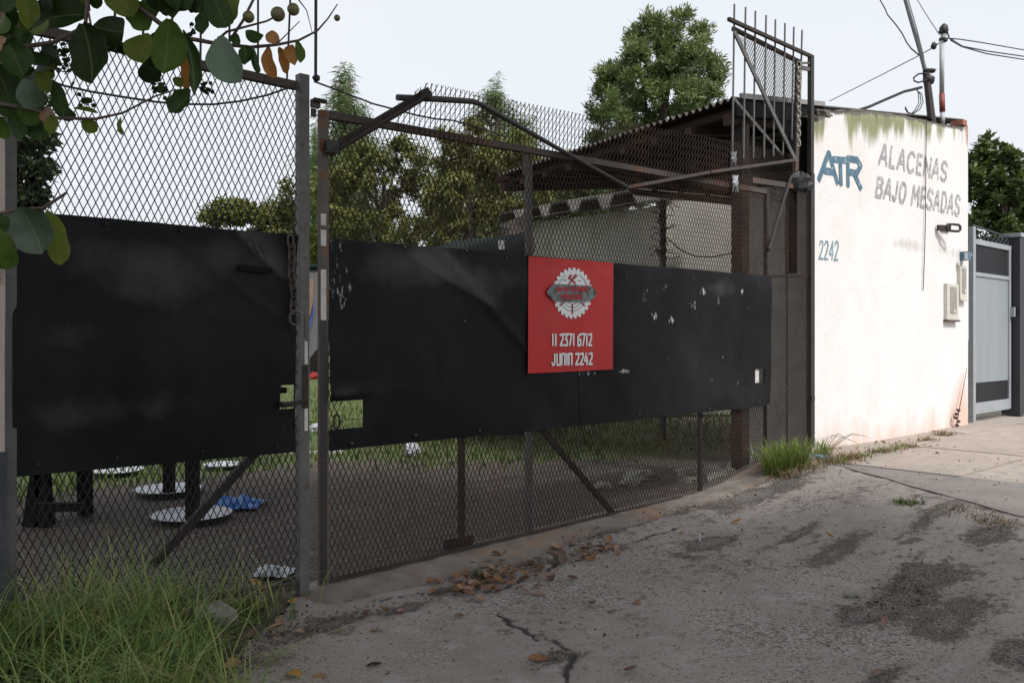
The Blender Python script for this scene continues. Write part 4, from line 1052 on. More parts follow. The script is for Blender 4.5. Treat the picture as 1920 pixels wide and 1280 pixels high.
for k in range(nt_):
    t0, t1 = k / nt_, (k + 1) / nt_
    pa = a0.lerp(b0, t0); pb_ = a0.lerp(b0, t1); za = zt_a + (zt_b - zt_a) * t0; zb2 = zt_a + (zt_b - zt_a) * t1
    e = nrm * .45; wv_ = (pb_ - pa)
    prof = [(0, .02), (.12, .22), (.62, .22), (.78, -.04), (1.0, -.02)]
    vs = []
    for f_, h_ in prof:
        bse = pa + wv_ * f_ + V((0, 0, za + (zb2 - za) * f_ + h_ + .02 * (k % 3)))
        vs += [bse + e, bse + e + ZU * .05, bse - nrm * 4 + ZU * 1.0, bse - nrm * 4 + ZU * .95]
    fs = []
    for i in range(len(prof) - 1):
        o = i * 4
        for j in range(4): fs.append((o + j, o + (j + 1) % 4, o + 4 + (j + 1) % 4, o + 4 + j))
    sh.part('roof_sheet', G().add(vs, fs + [(0, 3, 2, 1), tuple(len(vs) - 4 + x for x in range(4))]), m_fibro)
# second, nearer wall right of the pole
w2 = T('yard_wall', 'pale plastered yard wall right of the wired pole behind the gate', 'wall', at(1250, 760, 17.5))
p1, p2 = at(1243, 375, 16.6), at(1445, 392, 16.6)
w2.part('wall', G().box(V(((p1.x + p2.x) / 2, 16.7, 2.1)), p2.x - p1.x, .25, 4.2, V((1, 0, 0)), V((0, 1, 0))), M('wall_plaster', (.37, .355, .315), (.29, .275, .24), 1.5, .92, .3, 20))
w2.part('coping', G().box(V(((p1.x + p2.x) / 2, 16.7, 4.24)), p2.x - p1.x + .1, .32, .09, V((1, 0, 0)), V((0, 1, 0))), m_fibro)
# pole with tangled wires
pY = 12.3
pp = T('yard_pole', 'slim grey yard pole tangled in cut wires behind the gate', 'pole', ypx(1243, 790 + 120, .05) if 0 else V((at(1243, 600, pY).x, pY, 0.0)))
pb3 = V((at(1243, 600, pY).x, pY, 0))
pp.part('shaft', G().tube([pb3, pb3 + ZU * 3.45], .05, 10), M('pole_grey', (.12, .125, .12), (.09, .09, .085), 5, .8), smooth=True)
rr = random.Random(9); tw = []
g = G()
for k in range(46):
    y = rr.uniform(372, 482); x = 1243 + rr.uniform(-3, 3); a = rr.uniform(0, 2 * PI); l = rr.uniform(12, 46)
    p = at(x, y, pY - .08)
    q = at(x + math.cos(a) * l * .8, y - abs(math.sin(a)) * l * .3 + rr.uniform(-8, 14), pY - .3 * rr.random())
    g.tube([p, p.lerp(q, .5) + ZU * rr.uniform(-.06, .1), q], [.011, .009, .005], 4)
pp.part('wire_tangle', g, m_wire, kind='stuff')
wl = [at(x, y, pY - .1) for x, y in ((1250, 445), (1275, 468), (1305, 481), (1335, 482), (1372, 475), (1390, 462))]
pp.part('loop_wire', G().tube(wl, .009, 5), m_wire)

# ------------------------------------------------------------------ SERVICE MASTS AND OVERHEAD WIRES
YP = 11.2
bp = T('service_pole', 'short dark leaning pole on the white wall top holding cables', 'pole', at(1748, 228, YP))
bp.part('shaft', G().tube([at(1748, 235, YP), at(1741, 175, YP), at(1736, 135, YP)], [.052, .046, .042], 9), M('pole_rust', (.055, .035, .035), (.03, .024, .028), 6, .7))
bp.part('cap', G().blob(at(1743, 133, YP), .09, .05, .03, 2).blob(at(1741, 150, YP), .075, .06, .07, 5), m_wire, smooth=True)
bp.part('foot_clamp', G().box(at(1743, 222, YP), .14, .1, .06), m_dark)
bp.part('cable_loop', G().tube([at(x, y, YP - .05) for x, y in ((1738, 137), (1722, 139), (1713, 146), (1714, 152), (1722, 155), (1738, 150))], .011, 6), m_wire, smooth=True)
mt = T('service_mast', 'tall galvanised service mast with black weather cap and red lower sleeve', 'mast', at(1767, 230, YP + .2))
Ym = YP + .2
mt.part('pipe', G().tube([at(1766, 176, Ym), at(1766, 76, Ym)], .030, 10), m_galv, smooth=True)
mt.part('sleeve', G().tube([at(1767, 210, Ym), at(1766, 176, Ym)], .036, 10), m_redpipe, smooth=True)
mt.part('base_pipe', G().tube([at(1767, 236, Ym), at(1767, 210, Ym)], .030, 10), m_galv, smooth=True)
mt.part('collar', G().tube([at(1768, 77, Ym), at(1769, 73, Ym)], .055, 10), m_dark)
mt.part('insulator', G().tube([at(1769, 73, Ym), at(1770, 62, Ym)], .036, 10), m_galv)
mt.part('weather_cap', G().blob(at(1769.5, 56, Ym), .058, .058, .075, 3, rough=.12).blob(at(1765, 60, Ym), .04, .04, .03, 4), m_wire, smooth=True)
def wire(label, pts, r, mat=m_wire):
    p = [at(*q) for q in pts]
    return solo('overhead_cable', G().tube(p, r, 6), mat, label, 'cable', p[0])
wire('thick black cable bundle dropping steeply to the dark pole', [(1660, -160, 17.0), (1697, 0, 13.6), (1712, 52, 12.6), (1725, 95, 11.8), (1735, 134, 11.15)], .030)
wire('thin cable beside the thick bundle above the dark pole', [(1668, -160, 17.0), (1703, 0, 13.6), (1719, 55, 12.6), (1729, 95, 11.8), (1736, 130, 11.1)], .010, m_wireg)
wire('wavy thin cable joining the steep bundle from the upper left', [(1630, -60, 15), (1650, 0, 14), (1660, 18, 13.7), (1664, 28, 13.5), (1680, 47, 13), (1692, 64, 12.7), (1700, 80, 12.4), (1708, 91, 12.1), (1722, 103, 11.8)], .010)
wire('fine grey wire falling to the mast cap', [(1690, -60, 14), (1720, 0, 12.8), (1735, 25, 12.3), (1750, 48, 11.8), (1762, 66, 11.3)], .007, m_wireg)
iw = T('span_wire', 'long pale span wire with a black insulator rising past the dark pole', 'wire', at(1560, 188, 16))
iw.part('wire', G().tube([at(1555, 190, 16), at(1650, 142, 14), at(1720, 106, 12.6), at(1745, 92, 12), at(1766, 78, 11.4)], .008, 5), m_wireg)
iw.part('insulator', G().blob(at(1751, 86.5, 11.8), .04, .04, .055, 4), m_wire)
wire('upper black cable from the mast to the right edge', [(1777, 72, 11.4), (1800, 74, 11.9), (1840, 80, 12.6), (1920, 94, 14), (2060, 118, 16)], .009)
wire('middle black cable from the mast to the right edge', [(1776, 60, 11.35), (1780, 72, 11.5), (1804, 87, 12.0), (1850, 96, 12.8), (1920, 106, 14), (2060, 130, 16)], .010)
wire('lowest black cable from the mast to the right edge', [(1783, 76, 11.5), (1804, 88, 12.0), (1850, 101, 12.8), (1920, 112, 14), (2060, 142, 16)], .010)
wire('heavy black cable with spliced end rising from roof edge to dark pole', [(1612, 206, 10.4), (1628, 201, 10.5), (1660, 187, 10.7), (1695, 172, 10.9), (1712, 168, 11), (1728, 164, 11.1)], .018)
g = G(); rr = random.Random(4)
for k in range(3):
    g.tube([at(1716 + 2 * k, 168, 11), at(1728 - 3 * k, 176, 11), at(1731 - 4 * k, 192, 11), at(1724 - 4 * k, 206, 11), at(1712 - 2 * k, 214, 11), at(1703 - k, 211, 11), at(1697, 200 + 2 * k, 11)], .006, 5)
solo('cable_coil', g, m_wire, 'loose coil of thin cable dangling left of the dark pole', 'cable', at(1715, 200, 11))

# ------------------------------------------------------------------ FOLIAGE
def crown_np(lobes, n, ln, wd, seed, droop=0.0, clump=.34, shell=.65, up=0.0, tone_c=.35):
    """leaf quads in clumps over ellipsoid lobes -> (verts, tone)"""
    r = np.random.default_rng(seed)
    vol = np.array([l[1][0] * l[1][1] * l[1][2] for l in lobes]) ** (2 / 3); vol = vol / vol.sum()
    P_, T_ = [], []
    for (c, rad), f in zip(lobes, vol):
        m = int(n * f); c = np.array(c); rad = np.array(rad)
        ncl = max(6, m // 60)
        d = r.normal(size=(ncl, 3)); d /= np.linalg.norm(d, axis=1)[:, None]
        rr_ = shell + (1 - shell) * r.random((ncl, 1)) ** .7
        inner = r.random((ncl, 1)) < .25
        rr_ = np.where(inner, r.random((ncl, 1)) * shell, rr_)
        cc = d * rr_
        ct = r.random(ncl)
        k = r.integers(0, ncl, m)
        off = r.normal(size=(m, 3)) * clump * .5
        p = (cc[k] + off) * rad + c
        P_.append(p); T_.append(np.clip(tone_c * ct[k] * 2 * .6 + .5 * r.random(m) - .05 + .10 * np.clip(cc[k, 2], -1, 1), 0, 1))
    p = np.concatenate(P_); t = np.concatenate(T_); m = len(p)
    a = r.normal(size=(m, 3)); a[:, 2] = a[:, 2] * (.6 if droop == 0 else .3) - droop + up
    a /= np.linalg.norm(a, axis=1)[:, None]
    b = r.normal(size=(m, 3)); b -= a * (a * b).sum(1)[:, None]; b /= np.linalg.norm(b, axis=1)[:, None]
    L = ln * (.6 + .8 * r.random((m, 1))); Wd = wd * (.6 + .8 * r.random((m, 1)))
    q = np.stack([p, p + a * L * .45 + b * Wd * .5, p + a * L, p + a * L * .45 - b * Wd * .5], 1)
    return q.reshape(-1, 3), np.repeat(t, 4)
def crown_part(th, lobes, n, ln, wd, seed, mat, name='crown', **kw):
    v, t = crown_np(lobes, n, ln, wd, seed, **kw)
    return th.part(name, me_np(name, v, len(v) // 4, 4, mat, th.base, None, {'tone': t}), mat)
def tree(name, label, base, trunk_top, r0, lobes, n, ln, wd, seed, mat, limbs=5, group=None, **kw):
    t = T(name, label, 'tree', base, group)
    base = V(base); tp = V(trunk_top); rr = random.Random(seed)
    mid = base.lerp(tp, .5) + V((rr.uniform(-.1, .1), rr.uniform(-.1, .1), 0)) * (tp - base).length * .1
    t.part('trunk', G().tube([base - ZU * .1, base.lerp(mid, .5), mid, mid.lerp(tp, .5), tp], [r0, r0 * .8, r0 * .66, r0 * .5, r0 * .3], 9), m_bark, smooth=True)
    for k in range(limbs):
        l = lobes[k % len(lobes)]; s = mid.lerp(tp, rr.random() * .8)
        e = V(l[0]) + V((rr.uniform(-.5, .5) * l[1][0], rr.uniform(-.5, .5) * l[1][1], rr.uniform(-.2, .5) * l[1][2]))
        t.part('limb', G().tube([s, s.lerp(e, .5) + ZU * .15, e], [r0 * .35, r0 * .2, r0 * .05], 6), m_bark, smooth=True)
    crown_part(t, lobes, n, ln, wd, seed, mat, **kw)
    return t
def lobe(px, py, Y, rx, rz, ry=None):
    """ellipsoid lobe given in picture units at distance Y"""
    return (tuple(at(px, py, Y)), (rx * Y / F, (ry or rx) * Y / F, rz * Y / F))
def gnd(px, Y, z=0.0): p = at(px, 600, Y); return V((p.x, Y, z))
def rows(rw, Y, step, rx, rz, seed):
    rr_ = random.Random(seed); out = []
    for y, xa, xb in rw:
        n = max(1, int(round((xb - xa) / step)))
        for i_ in range(n + 1):
            f_ = rr_.uniform(.7, 1.25)
            out.append(lobe(xa + (xb - xa) * i_ / n + rr_.uniform(-.35, .35) * step, y + rr_.uniform(-.35, .35) * step, Y + rr_.uniform(-1, 1) * (xb - xa) * .3 * Y / F, rx * f_, rz * f_))
    return out
Yt = 26
tree('round_tree', 'tall rounded mid green tree rising behind the canopy roof', gnd(1245, Yt), at(1245, 120, Yt), .28,
     rows(((38, 1225, 1268), (68, 1200, 1300), (105, 1172, 1325), (140, 1155, 1338), (178, 1135, 1342), (215, 1112, 1335), (250, 1118, 1325)), Yt, 36, 25, 30, 61), 40000, .19, .042, 21, f_round, up=.8, clump=.36, shell=.4)
Yf = 32
def feather(label, px, top, Y, seed, wpx, h, mat=f_feather, n=24000):
    lb = []; rr = random.Random(seed); k = 0; y = top
    while y < top + h:
        t = (y - top) / h; wv2 = wpx * (.26 + .74 * min(1, t * 2.2))
        for j in range(2):
            lb.append(lobe(px + rr.uniform(-.5, .5) * wv2, y + 20, Y + rr.uniform(-1, 1), wv2 * .55, 34))
        y += 36
    return tree('feathery_tree', label, gnd(px, Y), at(px, top + 20, Y), .22, lb, n, .36, .032, seed, mat, droop=.55, clump=.5, limbs=4)
feather('feathery drooping conifer just right of the gate post, tallest of the far trees', 655, 132, Yf, 31, 92, 330)
feather('feathery drooping conifer standing behind the mesh left of the canopy', 935, 160, Yf, 32, 118, 320)
feather('smaller feathery conifer behind the gate gap between the two leaves', 590, 235, Yf + 3, 33, 34, 230, n=6000)
tree('yellowing_tree', 'yellow brown leafy tree behind the left half of the right gate', gnd(720, 28), at(720, 330, 28), .2,
     rows(((270, 690, 740), (310, 640, 790), (355, 625, 815), (400, 620, 830), (445, 615, 840), (490, 615, 840)), 28, 42, 27, 32, 62), 22000, .20, .055, 41, f_olive, droop=.5)
tree('drooping_tree', 'dark olive drooping tree behind the right gate beside the canopy edge', gnd(880, 25), at(880, 300, 25), .22,
     rows(((255, 850, 960), (300, 830, 990), (345, 820, 1000), (390, 825, 1005), (435, 820, 1005), (480, 820, 1005)), 25, 42, 27, 34, 63), 20000, .26, .05, 42, f_yellow, droop=.9)
tree('umbrella_tree', 'low spreading olive tree beyond the left gate mesh', gnd(440, 34), at(440, 430, 34), .22,
     [lobe(430, 398, 34, 48, 20), lobe(400, 412, 34, 26, 20), lobe(475, 400, 34, 34, 20), lobe(520, 420, 34, 40, 40), lobe(545, 395, 34, 25, 60), lobe(510, 460, 34, 60, 30), lobe(440, 470, 34, 70, 28)], 16000, .19, .09, 43, f_yellow)
tree('dark_tree', 'dark small-leaved tree behind the left gate post by the pillar', gnd(30, 9.5), at(38, 330, 9.5), .10,
     [lobe(50, 265, 9.5, 42, 50), lobe(40, 330, 9.5, 42, 50), lobe(75, 300, 9.5, 26, 40), lobe(30, 380, 9.5, 36, 40), lobe(20, 200, 9.5, 60, 60), lobe(70, 375, 9.5, 22, 22)], 4200, .10, .055, 44, f_dark)
tree('garden_tree', 'fresh green leafy tree rising behind the pale grey side gate', gnd(1890, 19), at(1890, 360, 19), .2,
     rows(((282, 1842, 1860), (308, 1830, 1990), (340, 1828, 2010), (375, 1825, 2020), (410, 1825, 2020), (445, 1825, 2020)), 19, 34, 25, 28, 64), 26000, .13, .075, 45, f_right, up=.3, clump=.32)
tree('back_tree', 'green tree glimpsed between the shed roof and the canopy', gnd(1080, 30), at(1080, 330, 30), .2,
     [lobe(1040, 330, 30, 50, 40), lobe(1110, 340, 30, 60, 50), lobe(1180, 350, 30, 50, 40), lobe(1090, 390, 30, 80, 40)], 14000, .19, .08, 46, f_round)
# far wood that closes the view between the trunks
lb = [lobe(px, 565 + 14 * math.sin(px * .02), 48, 100, 85) for px in range(-900, 1700, 80)]
v, t = crown_np(lb, 24000, .8, .4, 77)
link('far_wood', me_np('far_wood', v, len(v) // 4, 4, f_dark, attrs={'tone': t}), kind='stuff')

# ------------------------------------------------------------------ grass, litter, gravel
def blades_np(x, y, z, h, wd, bend, seed, az_=None):
    r = np.random.default_rng(seed); n = len(x)
    a = r.random(n) * 2 * PI if az_ is None else az_
    dx, dy = np.cos(a), np.sin(a); px_, py_ = -dy, dx
    vs = []
    for t, wf in ((0, 1.0), (.4, .85), (.75, .55), (1.0, .08)):
        bx = x + dx * bend * h * t ** 1.8; by = y + dy * bend * h * t ** 1.8
        bz = z + h * (t - .45 * np.minimum(bend, 1.6) * t ** 2.4 * .9)
        for s_ in (-1, 1):
            vs.append(np.stack([bx + px_ * wd * wf * .5 * s_, by + py_ * wd * wf * .5 * s_, bz], -1))
    v = np.stack(vs, 1)                        # n,8,3
    base = (np.arange(n) * 8)[:, None, None]
    q = np.array([[0, 1, 3, 2], [2, 3, 5, 4], [4, 5, 7, 6]])[None]
    return v.reshape(-1, 3), (base + q).reshape(-1, 4)
def blades_obj(name, x, y, z, h, wd, bend, tone, mat, seed, az_=None, parent=None, kind='stuff', base=V((0, 0, 0))):
    v, idx = blades_np(x, y, z, h, wd, bend, seed, az_)
    me = me_np(name, v, len(idx), 4, mat, base, idx, {'tone': np.repeat(tone, 8)})
    return link(name, me, parent, kind=kind)
r = np.random.default_rng(5)
# long grass on the verge at the lower left
n = 15000
S = r.uniform(-1.75, .02, n); W = r.uniform(-.05, 2.1, n)
X, Y_ = tf_sw(S, W)
dens = ss(.02, .22, soil_side(X, Y_) + .12 * (fbm(X * 6, Y_ * 6, 2) - .5)) * np.clip(.12 + 2.4 * (fbm(X * 2.6 + 3, Y_ * 2.6) - .38), 0, 1) * (.18 + .82 * ss(-.25, -.9, S))
dens = np.maximum(dens, .9 * np.exp(-((S + .95) / .45) ** 2 - ((W - .12) / .22) ** 2))
stp = gpx(398, 1182); dens = dens * (1 - .97 * np.exp(-((X - stp.x) / .20) ** 4 - ((Y_ - stp.y + .12) / .32) ** 4))
k = r.random(n) < dens; X, Y_, S, W = X[k], Y_[k], S[k], W[k]; n = len(X)
hh = r.gamma(3.2, .042, n) + .05 + .30 * r.random(n) ** 4 + .22 * np.exp(-((S + 1.0) / .5) ** 2 - ((W - .15) / .35) ** 2) * r.random(n)
stw = gpx(190, 1110); tone = np.clip(r.beta(.9, 2.1, n) + .5 * (fbm(X * 3, Y_ * 3) - .5) + .35 * np.exp(-((X - stw.x) / .22) ** 2 - ((Y_ - stw.y) / .25) ** 2), 0, 1)
blades_obj('long_grass', X, Y_, Hground(X, Y_), hh, (.0042 + .0035 * r.random(n)), .35 + 1.1 * r.random(n), tone, m_grass, 1)
n2 = 16000
S2 = r.uniform(-1.75, .0, n2); W2 = r.uniform(-.05, 2.1, n2); X2, Y2 = tf_sw(S2, W2)
k = r.random(n2) < ss(.0, .2, soil_side(X2, Y2) + .2 * (fbm(X2 * 6, Y2 * 6, 2) - .5)) * (.25 + .75 * ss(-.1, -.6, S2)); X2, Y2 = X2[k], Y2[k]; n2 = len(X2)
blades_obj('short_grass', X2, Y2, Hground(X2, Y2), .03 + .10 * r.random(n2) ** 1.5, .005 + .005 * r.random(n2), .2 + 1.0 * r.random(n2), .45 * r.random(n2), m_weed if False else m_lawn, 21)
# lawn beyond the yard
n = 26000
Yl = 6.5 + 18 * r.random(n) ** 1.7; Xl = r.uniform(-.62, .36, n) * Yl
k = r.random(n) < ss(8.6, 11.2, Yl + 1.6 * (fbm(Xl * .7, Yl * .7) - .5) - .15 * np.abs(Xl) + 1.1 * np.clip(-Xl - 2.2, 0, 3)); Xl, Yl = Xl[k], Yl[k]; n = len(Xl)
blades_obj('lawn_grass', Xl, Yl, np.zeros(n) + .0, .06 + .09 * r.random(n), .016 + .012 * r.random(n), .6 * r.random(n), r.random(n), m_lawn, 2)
# bright weeds by the end panel and along the foot of the white wall
def weeds(name, pxs, n, h0, h1, mat, seed, spread=.10, wd=.008):
    rr_ = np.random.default_rng(seed); pts = [gpx(*p) for p in pxs]
    ii = rr_.integers(0, len(pts), n)
    bx = np.array([pts[i_].x for i_ in ii]) + rr_.normal(size=n) * spread; by = np.array([pts[i_].y for i_ in ii]) + rr_.normal(size=n) * spread
    s_, w_ = sw_of(bx, by); k_ = w_ > .02; bx, by = bx[k_], by[k_]; n = len(bx)
    hz = np.where(edge_d(bx, by) < 0, SWZ, Hground(bx, by))
    return blades_obj(name, bx, by, hz - .01, h0 + (h1 - h0) * rr_.random(n), wd * (.6 + .8 * rr_.random(n)), .3 + .8 * rr_.random(n), rr_.random(n), mat, seed)
weeds('weeds', [(1455, 890), (1475, 885), (1495, 878), (1500, 874), (1450, 893), (1462, 884), (1447, 880)], 800, .16, .42, m_weed, 3, .032, .0075)
weeds('weeds', [(1538, 858), (1545, 853)], 160, .10, .26, m_weed, 13, .03, .007)
weeds('weeds', [(1480, 893), (1520, 878), (1560, 868), (1590, 862)], 500, .05, .14, m_drygrass, 4, .08)
weeds('weeds', [(1600, 858), (1650, 848), (1700, 838), (1740, 826), (1770, 815)], 520, .03, .10, m_drygrass, 6, .07)
weeds('weeds', [(1575, 866), (1620, 856), (1660, 846), (1680, 842)], 260, .03, .10, m_weed, 7, .05)
weeds('weeds', [(1700, 942), (1715, 945), (1690, 940)], 220, .02, .06, m_lawn, 8, .04)
weeds('weeds', [(1790, 958), (1830, 965), (1860, 975), (1880, 985)], 260, .02, .06, m_drygrass, 9, .07)
weeds('weeds', [(905, 1085), (895, 1078), (912, 1090)], 140, .03, .08, m_lawn, 10, .025, .006)
sp = solo('straw_weed', (lambda g_: [g_.tube([GP(1540 + 2 * k, 848, .08), GP(1553 + 9 * k, 818 - 3 * (k % 3), .1), GP(1570 + 13 * k, 816 + 5 * (k % 4), .12)], [.004, .003, .0015], 4) for k in range(6)] and g_)(G()), m_drygrass,
          'dry straw stalks bending over at the left foot of the white wall', 'weed', GP(1545, 848, .08))
st_ = T('weed_stalk', 'thin dry weed stalk leaning up against the right corner of the white wall', 'weed', GP(1793, 797, .06))
st_.part('stem', G().tube([GP(1793, 798, .06), GP(1800, 760, .05), GP(1813, 690, .03)], [.008, .006, .003], 5), m_twig)
g = G()
for k in range(5): g.blob(GP(1794 + 3 * math.sin(k * 2), 797 - 7 * k, .06), .03, .02, .02, k, 6, 4, .3)
st_.part('dead_leaf', g, m_rust)

# gravel and crumbs on the driveway and in the yard
def chips_np(x, y, z, size, seed, flat=.5):
    r_ = np.random.default_rng(seed); n = len(x)
    o = np.array([[1, 0, 0], [-.5, .87, 0], [-.5, -.87, 0], [0, 0, 1.0]])
    o = np.repeat(o[None], n, 0) * (0.7 + .6 * r_.random((n, 4, 1)))
    a = r_.random(n) * 2 * PI; ca, sa_ = np.cos(a), np.sin(a)
    sx = size[:, None] * (.6 + .8 * r_.random((n, 1)))
    xx = (o[..., 0] * ca[:, None] - o[..., 1] * sa_[:, None]) * sx; yy = (o[..., 0] * sa_[:, None] + o[..., 1] * ca[:, None]) * size[:, None]; zz = (o[..., 2] * flat - .1) * size[:, None]
    v = np.stack([xx + x[:, None], yy + y[:, None], zz + z[:, None]], -1)
    f = np.array([[0, 1, 3], [1, 2, 3], [2, 0, 3]])[None] + (np.arange(n) * 4)[:, None, None]
    return v.reshape(-1, 3), f.reshape(-1, 3)
n = 90000
S = r.uniform(-1.0, 6.0, n); W = r.uniform(.1, 4.2, n); X, Y_ = tf_sw(S, W)
dd = dirt_f(X, Y_); k = (r.random(n) < (.10 + .80 * dd ** 1.2)) & (edge_d(X, Y_) > .03) & (soil_side(X, Y_) < .1)
X, Y_ = X[k], Y_[k]; n = len(X)
v, f = chips_np(X, Y_, Hdrive(X, Y_), .003 + .009 * r.random(n) ** 2.5, 3)
link('gravel', me_np('gravel', v, len(f), 3, m_gravel, idx=f, attrs={'tone': np.repeat(np.clip(.35 + r.normal(size=n) * .35, 0, 1), 4)}), kind='stuff')
n = 30000
S = r.uniform(-3, 6.0, n); W = -.1 - 5.5 * r.random(n) ** 1.4; X, Y_ = tf_sw(S, W)
v, f = chips_np(X, Y_, Hyard(X, Y_), .004 + .016 * r.random(n) ** 3, 4)
link('yard_gravel', me_np('yard_gravel', v, len(f), 3, m_gravel, idx=f, attrs={'tone': np.repeat(np.clip(.6 + r.normal(size=n) * .3, 0, 1), 4)}), kind='stuff')
# fine leaf crumbs
lit_f = blob_field([(960, 1065, .32, .10), (870, 1098, .26, .07), (1080, 1035, .22, .08), (560, 1180, .3, .15), (450, 1220, .25, .2), (640, 1160, .3, .08), (1240, 960, .4, .1), (1040, 1235, .1, .05), (1690, 1120, .4, .14), (1420, 905, .3, .1), (1360, 925, .4, .1), (1130, 990, .4, .09), (1650, 848, .7, .08), (500, 1130, .25, .1)])
n = 150000
S = r.uniform(-1.2, 6.5, n); W = r.uniform(.03, 4.0, n); X, Y_ = tf_sw(S, W)
k = r.random(n) < .012 + .6 * lit_f(X, Y_) + .10 * np.exp(-((W - .28 + .12 * (fbm(S * 2, S * 0 + 9, 3) - .5)) / .07) ** 2) * (edge_d(X, Y_) > .2) + .30 * np.exp(-((W - .03) / .12) ** 2) * (edge_d(X, Y_) < .1) * ss(.35, .6, fbm(S * 2, S * 0 + 5, 3)); X, Y_ = X[k], Y_[k]; n = len(X)
Zc = np.where(edge_d(X, Y_) < 0, SWZ + .004, Hdrive(X, Y_) + .006)
p = np.stack([X, Y_, Zc + .012 * r.random(n)], -1)
a = r.normal(size=(n, 3)); a[:, 2] *= .35; a /= np.linalg.norm(a, axis=1)[:, None]
b = r.normal(size=(n, 3)); b[:, 2] *= .35; b -= a * (a * b).sum(1)[:, None]; b /= np.linalg.norm(b, axis=1)[:, None]
L = .008 + .022 * r.random((n, 1)) ** 2
q = np.stack([p, p + a * L * .5 + b * L * .3, p + a * L, p + a * L * .5 - b * L * .3], 1).reshape(-1, 3)
link('leaf_crumbs', me_np('leaf_crumbs', q, n, 4, m_litter, attrs={'tone': np.repeat(r.beta(1.3, 2.2, n), 4)}), kind='stuff')

# fallen leaves one by one
def leaf_mesh(name, mat, w, fold, curl, n=5, lobed=0.0):
    vs = []; fs = []
    for i in range(n + 1):
        t = i / n; hw = w * .5 * (math.sin(PI * min(1, t * .92 + .05)) ** .75) * (1 + lobed * math.sin(t * 9))
        if i == n: hw = .004
        z = curl * (t * t - .3 * t)
        vs += [(-hw, t, z + fold * hw), (0, t, z), (hw, t, z + fold * hw)]
    for i in range(n):
        o = i * 3
        fs += [(o, o + 1, o + 4, o + 3), (o + 1, o + 2, o + 5, o + 4)]
    me = bpy.data.meshes.new(name); me.from_pydata(vs, [], fs); me.materials.append(mat)
    me.polygons.foreach_set('use_smooth', [True] * len(me.polygons)); me.update(); return me
def flatleaf(n, a, b): return M(n, a, b, 12, .65, c3=tuple(v * .45 for v in a), t3=.66, w3=.06, s3=9, trans=.2)
dl = [flatleaf('leaf_orange', (.30, .145, .062), (.19, .088, .042)), flatleaf('leaf_tan', (.36, .235, .155), (.26, .16, .10)), flatleaf('leaf_brown', (.13, .075, .048), (.075, .045, .032)), flatleaf('leaf_rose', (.29, .165, .125), (.20, .11, .085)), flatleaf('leaf_gold', (.48, .24, .04), (.4, .18, .03))]
dmesh = [[leaf_mesh('fallen_leaf', m, .62 + .08 * k, .5, .35 - .5 * (k % 2), lobed=.06) for k in range(2)] for m in dl]
rr = random.Random(12)
def fallen(px, py, size, col, label, group, lift=.0):
    p = gpx(px, py)
    if edge_d(p.x, p.y) < 0: p.z = SWZ
    o = link('fallen_leaf', dmesh[col][rr.randrange(2)], None, label, 'leaf', group)
    o.location = (p.x, p.y, p.z + .010 + lift); o.rotation_euler = (rr.uniform(-.45, .45), rr.uniform(-.45, .45), rr.uniform(0, 6.28)); s_ = size * rr.uniform(.8, 1.2)
    o.scale = (s_, s_, s_)
LP = {0: 'dry orange leaf', 1: 'dry tan leaf', 2: 'dark brown curled leaf', 3: 'rosy brown leaf'}; GPP = 'leaves drifted at the gate foot'
for k in range(170):
    t = rr.random()
    cx, cy, sx, sy = ((955, 1078, 80, 24), (880, 1100, 60, 18), (1075, 1038, 60, 18))[0 if t < .45 else 1 if t < .75 else 2]
    fallen(rr.gauss(cx, sx * .68), rr.gauss(cy, sy * .6), rr.uniform(.035, .08), (c_ := rr.choice((0, 0, 1, 2, 2, 3))), LP[c_] + ' in the drift at the foot of the right gate', GPP, .025 * rr.random())
for k in range(26):
    t = rr.random()
    fallen(rr.gauss(1690, 60), rr.gauss(840, 5) + 0, .05, (c_ := rr.choice((2, 2, 3))), ('dark brown' if c_ == 2 else 'rosy') + ' dry leaf on the sidewalk along the foot of the white wall', 'leaves along the white wall')
LG = {0: 'orange', 1: 'tan', 2: 'dark brown', 3: 'rosy', 4: 'golden'}
for x, y, c in ((490, 1105, 4), (545, 1130, 4), (500, 1120, 2), (470, 1140, 2), (515, 1165, 2), (530, 1180, 3), (480, 1155, 2), (505, 1190, 3), (545, 1195, 1), (395, 1250, 2), (375, 1245, 3), (425, 1262, 0), (430, 1240, 2), (350, 1265, 2), (555, 1150, 2)):
    fallen(x, y, .075, c, LG[c] + ' dry leaf caught at the edge of the long verge grass', 'leaves at the grass edge', .01)
for x, y, s_, c in ((440, 1205, .15, 1), (465, 1200, .10, 1), (500, 1195, .09, 1), (425, 1195, .10, 3)):
    fallen(x, y, s_, c, 'big pale tan leaf lying below the stone at the verge', 'big tan leaves by the stone', .02)
